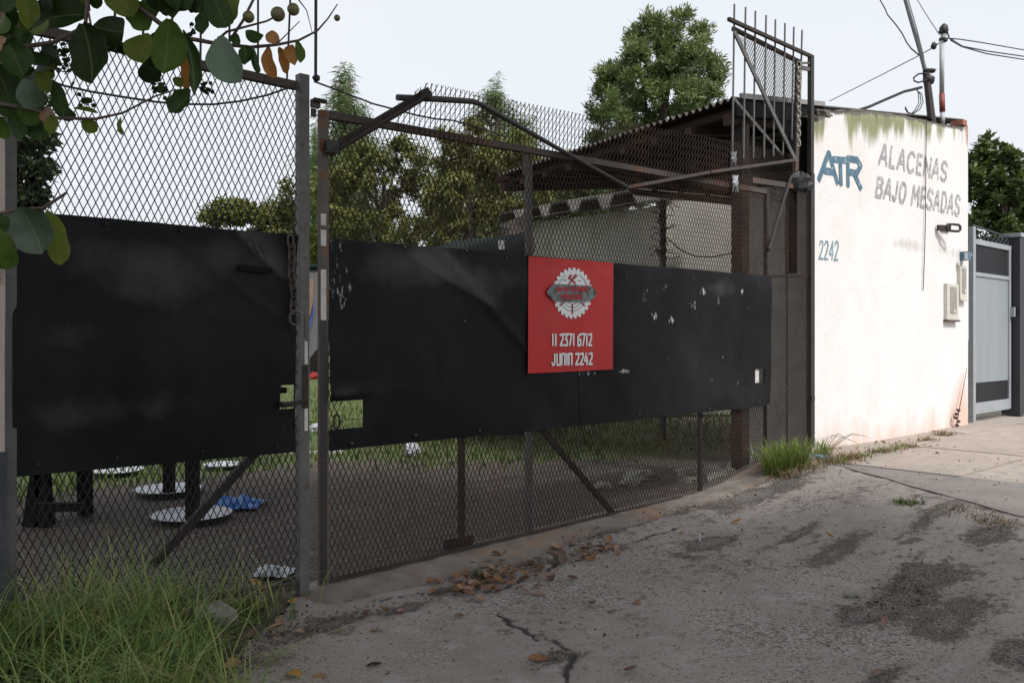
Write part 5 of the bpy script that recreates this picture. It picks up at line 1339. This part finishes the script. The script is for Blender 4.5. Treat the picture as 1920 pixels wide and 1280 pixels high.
for x, y, s_, c, lab in ((720, 1145, .085, 4, 'golden leaf on the crack line just below the gate post foot'), (703, 1188, .07, 1, 'tan leaf on bare concrete below the golden leaf by the gate post'), (605, 1268, .08, 0, 'orange leaf at the bottom edge of the driveway near the grass'),
                    (1112, 1133, .07, 0, 'orange leaf on bare concrete below the leaf drift, left of three'), (1155, 1146, .06, 1, 'thin tan leaf on bare concrete, lowest of three below the leaf drift'), (1188, 1128, .07, 0, 'orange leaf on bare concrete below the leaf drift, right of three'),
                    (1283, 1000, .07, 4, 'golden leaf on the gravel strip near the white stub'), (1372, 980, .08, 4, 'golden leaf lying upright in gravel in front of the gate end'), (1562, 1010, .07, 4, 'small golden leaf alone on the driveway toward the sidewalk'),
                    (1025, 1240, .08, 0, 'orange leaf lying in the crumbs of the long crack'), (1660, 1175, .06, 3, 'rosy leaf lying on the dark dirt patch'), (715, 1250, .07, 2, 'dark brown leaf low on the driveway left of the crack'), (745, 1150, .06, 3, 'rosy leaf beside the golden leaf below the gate post'),
                    (1170, 1262, .08, 3, 'rosy leaf near the bottom edge right of the crack'), (870, 1155, .06, 2, 'dark brown leaf just above the start of the long crack'), (1630, 1265, .07, 3, 'rosy leaf at the bottom edge below the dirt patch'), (1120, 965, .06, 0, 'orange leaf against the gate bottom rail below the brace'),
                    (680, 1155, .06, 3, 'rosy leaf on the crumb line below the gate post'), (1000, 1100, .06, 1, 'tan leaf just outside the leaf drift toward the street'), (1140, 1020, .07, 0, 'orange leaf beyond the right end of the leaf drift'), (1105, 1045, .06, 1, 'tan leaf at the right end of the leaf drift')):
    fallen(x, y, s_, c, lab, 'leaves scattered on the driveway')
fallen(562, 1275, .09, 4, 'yellow green leaf at the bottom edge of the driveway', None)
fallen(1160, 972, .06, 4, 'small yellow leaf just below the gate rail', None)

# stones, stick, litter
def stone(px, py, sx, sy, sz2, seed, label):
    p = gpx(px, py); solo('stone', G().blob(p + ZU * sz2 * .3, sx, sy, sz2, seed, 12, 8, .22), m_stone, label, 'stone', p)
stone(398, 1172, .115, .08, .085, 3, 'pale rough stone half hidden in the long verge grass')
stone(1292, 938, .035, .03, .03, 8, 'small pale pebble touching the gate bottom rail')
stone(1600, 1118, .05, .025, .02, 9, 'small flat stone on the driveway dirt')
p = gpx(1312, 1018); solo('cigarette_stub', G().tube([p + ZU * .01, p + V((.004, .02, .055))], .006, 7), m_plastic, 'little white stub standing on the driveway concrete', 'litter', p)
p = gpx(1530, 862); g = G()
for k in range(6): g.add([p + V((.05 * k - .12, -.02 * (k % 2), .03 + .012 * (k % 3))), p + V((.05 * k - .06, -.03, .02)), p + V((.05 * k - .07, .05, .045)), p + V((.05 * k - .13, .04, .03 + .02 * (k % 2)))], [(0, 1, 2, 3)])
solo('plastic_scrap', g, m_bluebox, 'crumpled blue plastic scrap in the weeds at the white wall corner', 'litter', p)
# broadleaf weed in the bottom-left corner
lm = [leaf_mesh('leaf', M('weed_leaf', (.050, .115, .018), (.036, .085, .014), 8, .5, trans=.25), .55, .35, -.4, 6)]
for wx, wy, ws, nl, lab in ((30, 1255, .115, 15, 'low broad-leaved green weed in the verge at the bottom left corner'), (300, 1262, .075, 13, 'small broad-leaved weed at the bottom edge of the long grass'), (368, 1228, .07, 12, 'small broad-leaved weed in front of the pale stone'),
                            (215, 1240, .08, 12, 'broad-leaved weed low in the long grass near the bottom edge'), (95, 1180, .07, 10, 'broad-leaved weed in the grass by the foot of the pillar')):
    pw = gpx(wx, wy); bw = T('broadleaf_weed', lab, 'weed', pw)
    for k in range(nl):
        o = link('leaf', lm[0], bw.e); a = k * 2.4; q_ = ws * 1.2
        o.location = (q_ * math.cos(a) * (k / nl + .2), q_ * math.sin(a) * (k / nl + .2), .05 + .03 * (k % 4)); o.rotation_euler = (rr.uniform(.1, .8), rr.uniform(-.3, .3), a - PI / 2); o.scale = (ws * rr.uniform(.7, 1.1),) * 3
    bw.part('stem', G().tube([pw, pw + ZU * .14], [.006, .004], 6), m_weed)

# ------------------------------------------------------------------ things in the yard
def disc(label, px, py, rpx, group=None):
    p = ypx(px, py, .045); Yd = p.y; r_ = rpx / F * Yd; n = 26; g = G()
    prof = [(0, .004), (.55, .004), (.8, .008), (1.0, .022), (1.03, .020), (.82, .0), (0, -.008)]
    vs = []
    for rr_, z in prof:
        for k in range(n): vs.append(p + V((math.cos(2 * PI * k / n) * r_ * rr_, math.sin(2 * PI * k / n) * r_ * rr_, z)))
    fs = [(i * n + k, i * n + (k + 1) % n, (i + 1) * n + (k + 1) % n, (i + 1) * n + k) for i in range(len(prof) - 1) for k in range(n)]
    solo('dish', g.add(vs, [f_[::-1] for f_ in fs]), m_plastic, label, 'dish', p, group, True)
disc('white round dish on the yard ground beside the blue bag', 360, 966, 72)
disc('white round dish on the yard ground behind the nearer one', 316, 918, 60)
disc('pale dish far back under the left sheet edge, left one', 220, 883, 46)
disc('pale dish far back under the left sheet edge, right one', 420, 872, 36)
tb = T('trestle_table', 'black legged trestle table standing in the yard behind the left gate', 'table', ypx(332, 975, .02))
for x, y in ((361, 978), (317, 928)):
    p = ypx(x, y, .03); tb.part('leg', G().bar(p, p + ZU * .95, .085, .085, V((0, 1, 0))), m_blackwood)
pq = ypx(339, 950, .03); tb.part('table_top', G().box(pq + ZU * .98, 1.6, .7, .05, V((.8, .6, 0)), V((-.6, .8, 0))), m_blackwood)
bn = T('bench', 'dark bench with splayed legs behind the left gate near the pillar', 'bench', ypx(110, 970, .02))
for x0, x1, y in ((58, 78, 985), (88, 76, 985), (160, 158, 965)):
    p = ypx(x0, y, .02); q = p + ZU * .55 + V(((x1 - x0) / F * p.y, 0, 0)); bn.part('leg', G().bar(p, q, .09, .09, V((0, 1, 0))), m_blackwood)
pq = ypx(110, 975, .02); bn.part('seat', G().box(pq + ZU * .56, 1.1, .4, .06, V((1, 0, 0)), V((0, 1, 0))), m_blackwood)
bn.part('stretcher', G().bar(ypx(64, 950, .25), ypx(160, 950, .25), .06, .05, V((0, 1, 0))), m_blackwood)
def crumple(name, label, px, py, sx, sy, sz2, mat, seed, z=.03):
    p = ypx(px, py, z); solo(name, G().blob(p + ZU * sz2 * .5, sx, sy, sz2, seed, 11, 7, .30), mat, label, 'plastic bag', p)
def crinkle(label, px, py, sx, sy, amp, mat, seed):
    p = ypx(px, py, .02); r_ = random.Random(seed); n, m = 9, 7; vs = []
    for i_ in range(n + 1):
        for j_ in range(m + 1):
            e = (1 - abs(2 * i_ / n - 1) ** 3) * (1 - abs(2 * j_ / m - 1) ** 3)
            vs.append(p + V(((i_ / n - .5) * 2 * sx * (1 + r_.uniform(-.12, .12)) + r_.uniform(-.02, .02), (j_ / m - .5) * 2 * sy * (1 + r_.uniform(-.2, .2)), .012 + amp * (r_.random() * .8 + .2) * (.25 + e))))
    fs = [(i_ * (m + 1) + j_, (i_ + 1) * (m + 1) + j_, (i_ + 1) * (m + 1) + j_ + 1, i_ * (m + 1) + j_ + 1) for i_ in range(n) for j_ in range(m)]
    solo('plastic_bag', G().add(vs, fs), mat, label, 'plastic bag', p)
crinkle('bright blue plastic bag lying by the white dish in the yard', 440, 950, .22, .20, .09, m_bluebag, 3)
crinkle('white crumpled plastic bag on the ground beside the gate post foot', 513, 1078, .11, .10, .045, m_plastic, 5)
crumple('plastic_bag', 'small white crumpled bag on the lawn behind the right gate', 775, 852, .10, .08, .10, m_plastic, 7)
crumple('plastic_bag', 'white bag in the grass seen through the gap between the gate leaves', 590, 806, .10, .1, .07, m_plastic, 9)
p = ypx(592, 706, .1); solo('toy', G().blob(p, .35, .3, .16, 4, rough=.3), m_redtoy, 'small red object on the far lawn seen through the gate gap', 'toy', p)
p = ypx(590, 853, .0); solo('plank', G().bar(p + V((-.35, 0, .03)), p + V((.35, .1, .03)), .09, .03, ZU), m_shed, 'pale plank lying across the yard seen through the gate gap', 'plank', p)
# hanging striped cloth seen in the gap
hc = T('hanging_cloth', 'striped hanging cloth in tan, blue and grey seen in the gap between gate leaves', 'cloth', at(592, 670, 9.0))
def cl(poly, dy, m, nm):
    a = [at(x, y, 9.0 - dy) for x, y in poly]; n = len(a)
    hc.part(nm, G().add(a + [p + V((0, .012, 0)) for p in a], [tuple(range(n))[::-1], tuple(range(n, 2 * n))] + [(k, (k + 1) % n, n + (k + 1) % n, n + k) for k in range(n)]), m)
cl([(566, 505), (612, 505), (612, 600), (606, 632), (594, 655), (580, 672), (566, 684)], 0, m_clothgrey, 'grey_panel')
cl([(566, 523), (588, 523), (587, 560), (582, 590), (574, 612), (566, 618)], .02, m_clothbrown, 'tan_stripe')
cl([(588, 568), (588, 588), (583, 610), (577, 625), (566, 640), (566, 622), (575, 615), (583, 594)], .03, m_clothblue, 'blue_stripe')
hc.part('line', G().tube([at(550, 499, 9.0), at(590, 501, 9.0), at(640, 497, 9.0)], .03, 8), m_tarp)
# tarpaulin mound showing over the black sheet
g = G(); pts = [(805, 470), (820, 462), (850, 452), (885, 447), (930, 444), (965, 440), (990, 432)]
Yq = 13.0; vs = []
for x, y in pts:
    top = at(x, y, Yq); vs += [V((top.x, Yq - .9, .1)), V((top.x, Yq - .6, top.z - .35)), top, V((top.x, Yq + .6, top.z - .2)), V((top.x, Yq + .9, .1))]
fs = [(i * 5 + j, (i + 1) * 5 + j, (i + 1) * 5 + j + 1, i * 5 + j + 1) for i in range(len(pts) - 1) for j in range(4)]
tp = T('covered_load', 'dark green tarpaulin heap rising just above the black sheet left of poster', 'tarpaulin', V((at(900, 600, Yq).x, Yq, 0)))
tp.part('tarpaulin', g.add(vs, fs), m_tarp, smooth=True)
tp.part('tag', G().box(at(940, 459, Yq - .7), .09, .02, .13, V((1, 0, 0)), V((0, 1, 0))), m_tag)
g = G().blob(at(965, 458, 15), .32, .3, .45, 6, rough=.3)
solo('brush_heap', g, m_rust, 'brown heap of brush beside the gate upright above the sheet', 'brush heap', at(965, 500, 15))
# rubble and stones at the foot of the gate inside
for i, (x, y, s_) in enumerate(((1200, 895, .16), (1290, 890, .14), (1365, 888, .22), (1130, 912, .1), (1350, 900, .12), (1180, 905, .1), (1290, 902, .09))):
    p = ypx(x, y, .10 if x > 1100 else .03); solo('rubble', G().blob(p, s_, s_ * .8, s_ * .5, i + 20, 9, 6, .3), m_stone, 'grey lump of rubble on the ground behind the right gate', 'rubble', p, 'rubble behind the gate')
cr = [at(1407, y, 8.6) for y in (830, 850, 870, 885)]
solo('rope', G().tube([p + V((.02 * (i % 2), 0, 0)) for i, p in enumerate(cr)], .012, 6), m_galv, 'pale rope hanging beside the timber post behind the gate', 'rope', cr[0])

# ------------------------------------------------------------------ THE STREET TREE the branches hang from
stt = T('street_tree', 'street tree whose broad leaved branches and round fruits hang in at top left', 'tree', V((-2.1, -.9, 0)))
tb0 = V((-2.1, -.9, -.1))
stt.part('trunk', G().tube([tb0, tb0 + V((.05, .05, 1.2)), tb0 + V((.2, .2, 2.6)), tb0 + V((.6, .6, 4.0)), tb0 + V((1.2, 1.1, 5.2))], [.19, .16, .14, .12, .08], 12), m_bark, smooth=True)
limb_ends = [V((-2.6, 2.6, 5.2)), V((.4, 4.6, 5.8)), V((3.2, 3.6, 6.0)), V((3.6, .2, 6.0)), V((1.2, -1.6, 6.2)), V((2.0, 2.0, 6.4)), V((-1.5, 4.0, 5.6))]
for e in limb_ends:
    s_ = tb0 + V((.5, .5, 3.7)); stt.part('limb', G().tube([s_, s_.lerp(e, .4) + ZU * .35, s_.lerp(e, .75) + ZU * .3, e], [.085, .06, .04, .015], 7), m_bark, smooth=True)
lbs = []
rr = random.Random(31)
for cx, cy, cz, rx_, ry_ in ((-2.6, 2.2, 5.3, 1.5, 1.7), (-1.2, 3.9, 5.5, 1.5, 1.5), (.5, 4.6, 5.8, 1.5, 1.3), (2.2, 4.2, 6.0, 1.4, 1.4), (3.2, 3.0, 6.1, 1.3, 1.4), (3.6, 1.2, 6.1, 1.3, 1.4), (2.2, 1.6, 6.4, 1.6, 1.6), (.5, 2.2, 6.2, 1.7, 1.7), (-.8, 1.0, 5.9, 1.6, 1.6),
                             (.6, .0, 6.2, 1.6, 1.6), (2.2, -.6, 6.3, 1.6, 1.5), (4.0, -.4, 6.1, 1.3, 1.4), (.4, -2.0, 6.2, 1.6, 1.4), (2.4, -2.2, 6.2, 1.6, 1.3), (4.4, -2.0, 6.1, 1.4, 1.4), (-2.4, .2, 5.4, 1.4, 1.4), (-1.2, -1.4, 5.6, 1.4, 1.4), (4.9, 2.2, 6.2, 1.2, 1.3), (5.1, .8, 6.2, 1.2, 1.3), (5.3, -.8, 6.2, 1.2, 1.3)):
    lbs.append(((cx, cy, cz), (rx_, ry_, .85)))
crown_part(stt, lbs, 36000, .17, .10, 51, f_street, clump=.55, shell=.25)
# branches in the picture, at arm's length from the lens
YB = 1.22
def br_at(px, py, dY=0.0): return at(px, py, YB + dY)
def branch(pts, r0, r1):
    p = [br_at(*q) for q in pts]; n = len(p)
    return stt.part('branch', G().tube(p, [r0 + (r1 - r0) * i_ / (n - 1) for i_ in range(n)], 6), m_twig, smooth=True)
b_main = branch([(120, -120, -.1), (190, -40, -.05), (250, 5), (330, 68), (400, 81), (470, 89), (520, 84), (560, 76), (595, 58), (615, 35), (633, 8)], .0045, .0008)
branch([(400, 82), (425, 60), (470, 48), (500, 40), (520, 30)], .0020, .0012)
branch([(430, 78), (455, 40), (475, 0), (490, -30)], .0022, .0018)
branch([(520, 82), (540, 62), (562, 40)], .0010, .0006)
branch([(560, 0, .1), (575, 20, .1), (585, 60, .1)], .0012, .0006)
b_left = branch([(-60, 185, .05), (0, 195), (60, 205), (110, 222), (180, 223), (230, 212), (290, 181), (330, 168)], .0035, .0009)
branch([(-40, 100, .05), (30, 90), (100, 80), (160, 50), (165, -10), (160, -60)], .0035, .003)
branch([(165, 20), (172, 55), (185, 62)], .0018, .0014)
branch([(-60, 420, .0), (0, 400), (40, 392)], .0028, .0022)
branch([(40, 392), (80, 390), (117, 365)], .0022, .0012)
branch([(60, 120), (120, 135), (152, 130)], .0012, .0007)
lcol = {'k': M('leaf_deep', (.010, .024, .004), (.016, .034, .006), 8, .5, trans=.3, spec=.15), 'd': M('leaf_dark', (.018, .044, .008), (.03, .062, .012), 8, .5, trans=.35, spec=.2),
        'g': M('leaf_green', (.050, .098, .015), (.07, .12, .02), 8, .5, trans=.4, spec=.2), 'o': M('leaf_olive', (.115, .145, .022), (.085, .115, .02), 8, .5, trans=.45, spec=.2),
        'p': M('leaf_pale', (.10, .16, .105), (.085, .135, .085), 8, .5, trans=.2), 's': M('leaf_sage', (.048, .082, .046), (.036, .062, .034), 8, .5, trans=.2),
        'r': M('leaf_amber', (.36, .15, .025), (.28, .11, .03), 14, .5, trans=.35, c3=(.14, .06, .02), t3=.62, w3=.06, s3=14), 'b': M('leaf_russet', (.17, .085, .05), (.11, .055, .035), 14, .55, trans=.2)}
def veins(m):
    t = m.node_tree; L = t.links; b = t.nodes['Principled BSDF']
    src = b.inputs['Base Color'].links[0].from_socket
    tc = t.nodes.new('ShaderNodeTexCoord'); sp_ = t.nodes.new('ShaderNodeSeparateXYZ'); L.new(tc.outputs['Object'], sp_.inputs[0])
    def mt_(op, a, b_=None):
        n = t.nodes.new('ShaderNodeMath'); n.operation = op
        for k, v_ in enumerate((a, b_)):
            if v_ is None: continue
            if isinstance(v_, (int, float)): n.inputs[k].default_value = v_
            else: L.new(v_, n.inputs[k])
        return n.outputs[0]
    ax_ = mt_('ABSOLUTE', sp_.outputs[0])
    mid = mt_('LESS_THAN', ax_, .011)
    sd_ = mt_('GREATER_THAN', mt_('SINE', mt_('MULTIPLY', mt_('SUBTRACT', sp_.outputs[1], mt_('MULTIPLY', ax_, .8)), 58.0)), .955)
    f_ = mt_('MAXIMUM', mt_('MULTIPLY', mid, .32), mt_('MULTIPLY', sd_, .08))
    x = t.nodes.new('ShaderNodeMix'); x.data_type = 'RGBA'; L.new(f_, x.inputs[0]); L.new(src, x.inputs[6]); x.inputs[7].default_value = (.20, .24, .09, 1)
    L.new(x.outputs[2], b.inputs['Base Color'])
for m_ in lcol.values(): veins(m_)
LM = {}
def lmesh(c, wr, cv):
    key = (c, round(wr * 5) / 5, cv)
    if key not in LM:
        vs = []; fs = []; n = 12; w_ = key[1]; fold, curl = ((.25, -.22), (.6, .25), (-.25, .16))[cv]; ex = (2.5, 2.0, 3.2)[cv]; wav = (.015, .03, .01)[cv]
        for i_ in range(n + 1):
            t = i_ / n
            tt = t ** 1.22; hw = w_ * .5 * max(.012, (max(0, 1 - abs(2 * tt - 1) ** ex)) ** .62) * (1 + wav * math.sin(t * 17 + cv))
            hw = w_ * .06 * (1 - t) + hw if i_ < n else .006
            z = curl * (t - .5) ** 2 * 2
            sh_ = (.05, -.06, .03)[cv] * math.sin(PI * t); rp = wav * 1.2 * math.sin(t * 15)
            vs += [(sh_ - hw, t, z + fold * hw + rp), (sh_ - hw * .5, t, z + fold * hw * .42), (sh_, t, z - .012), (sh_ + hw * .5, t, z + fold * hw * .42), (sh_ + hw * .94, t, z + fold * hw - rp)]
        for i_ in range(n):
            for j in range(4): o = i_ * 5 + j; fs.append((o, o + 1, o + 6, o + 5))
        me = bpy.data.meshes.new('leaf'); me.from_pydata(vs, [], fs); me.materials.append(lcol[c]); me.polygons.foreach_set('use_smooth', [True] * len(me.polygons)); me.update(); LM[key] = me
    return LM[key]
rr = random.Random(77); nleaf = [0]
def leaf(bx, by, tx, ty, wpx, c, dY=0.0, roll=None, pitch=None, parent=None):
    a = br_at(bx, by, dY); dp = (rr.uniform(-.02, .02) if pitch is None else pitch); b_ = at(tx, ty, YB + dY + dp)
    ax = (b_ - a); L_ = ax.length; ax.normalize()
    nz = V((0, -1, 0)) + V((rr.uniform(-.25, .25), 0, rr.uniform(-.1, .35)))
    nz = (nz - ax * nz.dot(ax)).normalized()
    ro = rr.uniform(-.35, .35) if roll is None else roll
    nz = (Matrix.Rotation(ro, 3, ax) @ nz).normalized(); xx = ax.cross(nz)
    m = Matrix((xx, ax, nz)).transposed().to_4x4()
    o = link('leaf', lmesh(c, min(1.2, max(.2, wpx / F * (YB + dY) / L_)), nleaf[0] % 3), parent or b_main); nleaf[0] += 1
    o.matrix_local = Matrix.Translation(a - stt.base) @ m @ Matrix.Diagonal((L_, L_, L_, 1))
for a in ((160, 20, 48, 45, 66, 'k'), (163, 52, 180, 164, 66, 'k'), (178, 52, 236, 62, 62, 'k'), (262, 60, 266, 114, 48, 'o'), (318, 40, 308, 142, 52, 'g', -.03), (300, 60, 292, 132, 50, 'k', .03), (270, 108, 296, 150, 46, 'k', .05),
          (352, 62, 372, 185, 36, 'd', -.02), (350, 104, 349, 168, 20, 'r', .02), (398, 68, 446, 150, 66, 'p', -.03), (384, 22, 384, 66, 38, 'd'), (395, -18, 425, 55, 48, 'd', -.03), (440, -25, 430, 40, 44, 'o', -.01), (362, 172, 322, 215, 42, 'd'),
          (167, 221, 167, 250, 28, 'o'), (224, 218, 228, 254, 17, 'o'), (460, 90, 460, 126, 24, 'd'), (474, 92, 486, 141, 18, 'd'), (498, 84, 514, 146, 28, 'r'), (521, 88, 534, 138, 15, 'r', .01), (510, 58, 514, 83, 24, 'r'), (542, 80, 552, 118, 17, 'r', .01), (556, 80, 564, 121, 15, 'g'),
          (462, 60, 492, 75, 26, 'd'), (438, 60, 446, 84, 16, 'd'), (20, 88, 48, 148, 62, 'd', -.03), (-8, 62, 12, 30, 60, 'g', -.02), (0, 20, 30, -30, 60, 'd'), (40, -20, 58, 62, 34, 'o', -.02), (60, 62, 95, 40, 22, 'o', -.05), (36, 150, 78, 200, 50, 's', -.04), (70, 140, 100, 175, 32, 'o'),
          (100, 150, 122, 218, 30, 'd'), (82, 200, 100, 232, 26, 'b', -.02), (95, 220, 104, 252, 32, 'o', -.03), (-10, 120, 20, 190, 60, 'k'), (-10, 190, 40, 205, 46, 'd'), (40, 190, 70, 235, 34, 'g'), (20, 205, 42, 262, 40, 'd'), (60, 210, 76, 262, 38, 'd', .03), (0, 215, 12, 260, 38, 'g', .02),
          (-20, 75, 10, 85, 30, 'r', .02), (205, -30, 250, 28, 62, 'o', -.02), (240, 0, 282, 56, 44, 'g', .0), (295, -25, 300, 22, 55, 'k'), (345, -30, 330, 20, 50, 'd'), (120, -30, 90, 20, 60, 'k', .03), (30, 10, -20, 60, 50, 'd', .04), (140, 150, 132, 176, 8, 'd'),
          (42, 388, 84, 476, 82, 's', -.03), (92, 396, 118, 498, 34, 'o', .0), (-8, 430, 12, 508, 62, 'g', -.02), (30, 446, 42, 470, 14, 'b'), (18, 486, 32, 474, 16, 'b'), (-10, 400, -4, 440, 50, 'd', .03), (140, 203, 186, 212, 10, 'o'), (325, 148, 345, 158, 16, 'o', .02), (308, 152, 300, 170, 12, 'd', .02)):
    par = b_left if a[1] > 140 and a[0] < 240 else b_main
    leaf(*a[:5], a[5], a[6] if len(a) > 6 else 0.0, parent=par)
# filler leaves in the dense left cluster
for k in range(52):
    x, y = rr.uniform(-30, 100), rr.uniform(-20, 235); a = rr.uniform(0, 2 * PI); l = rr.uniform(28, 58)
    leaf(x, y, x + math.cos(a) * l, y + math.sin(a) * l * .9 + 12, l * .6, rr.choice('kkddgdsob'), rr.uniform(.03, .12), parent=b_left)
for k in range(18):
    x, y = rr.uniform(60, 400), rr.uniform(-45, -5); l = rr.uniform(40, 60)
    leaf(x, y, x + rr.uniform(-20, 20), y + l, l * .65, rr.choice('kkdgo'), rr.uniform(.0, .08))
# buds and seed sprays
for (cx, cy, n_, sx_, sy_) in ((115, 118, 26, 38, 28), (300, 168, 14, 24, 12), (160, 190, 10, 18, 10), (222, 90, 20, 20, 14), (385, 170, 10, 14, 14), (340, 60, 16, 60, 20), (130, 100, 14, 24, 20)):
    g = G()
    for k in range(n_):
        x, y = rr.gauss(cx, sx_ * .5), rr.gauss(cy, sy_ * .5); p = br_at(x, y, .03)
        g.blob(p, .0035, .0035, .003, k, 6, 4, .3)
        g.tube([p, br_at(x + rr.uniform(-12, 12), y + rr.uniform(-9, 9), .03)], .0007, 4)
    stt.part('buds', g, lcol['d'], kind='stuff')
# round seed capsules
m_fruit = M('seed_capsule', (.12, .125, .035), (.085, .075, .03), 90, .5, c3=(.13, .06, .035), t3=.57, w3=.05, s3=70)
for x, y, rpx in ((466, 32, 11), (521, 27, 13.5), (550, 18, 11.5), (632, 34, 6)):
    c = br_at(x, y); rad = rpx / F * YB; g = G(); seg = 18; rings = 10; vs = []
    for i_ in range(rings + 1):
        thx = PI * i_ / rings
        for k in range(seg):
            ph = 2 * PI * k / seg; rib = 1 - .07 * abs(math.cos(ph * 3)) ** 6
            vs.append(c + V((math.sin(thx) * math.cos(ph) * rib, math.sin(thx) * math.sin(ph) * rib, math.cos(thx) * 1.02)) * rad)
    fs = [(i_ * seg + k, i_ * seg + (k + 1) % seg, (i_ + 1) * seg + (k + 1) % seg, (i_ + 1) * seg + k) for i_ in range(rings) for k in range(seg)]
    fr_o = stt.part('fruit', G().add(vs, [f_[::-1] for f_ in fs]), m_fruit, b_main, True)
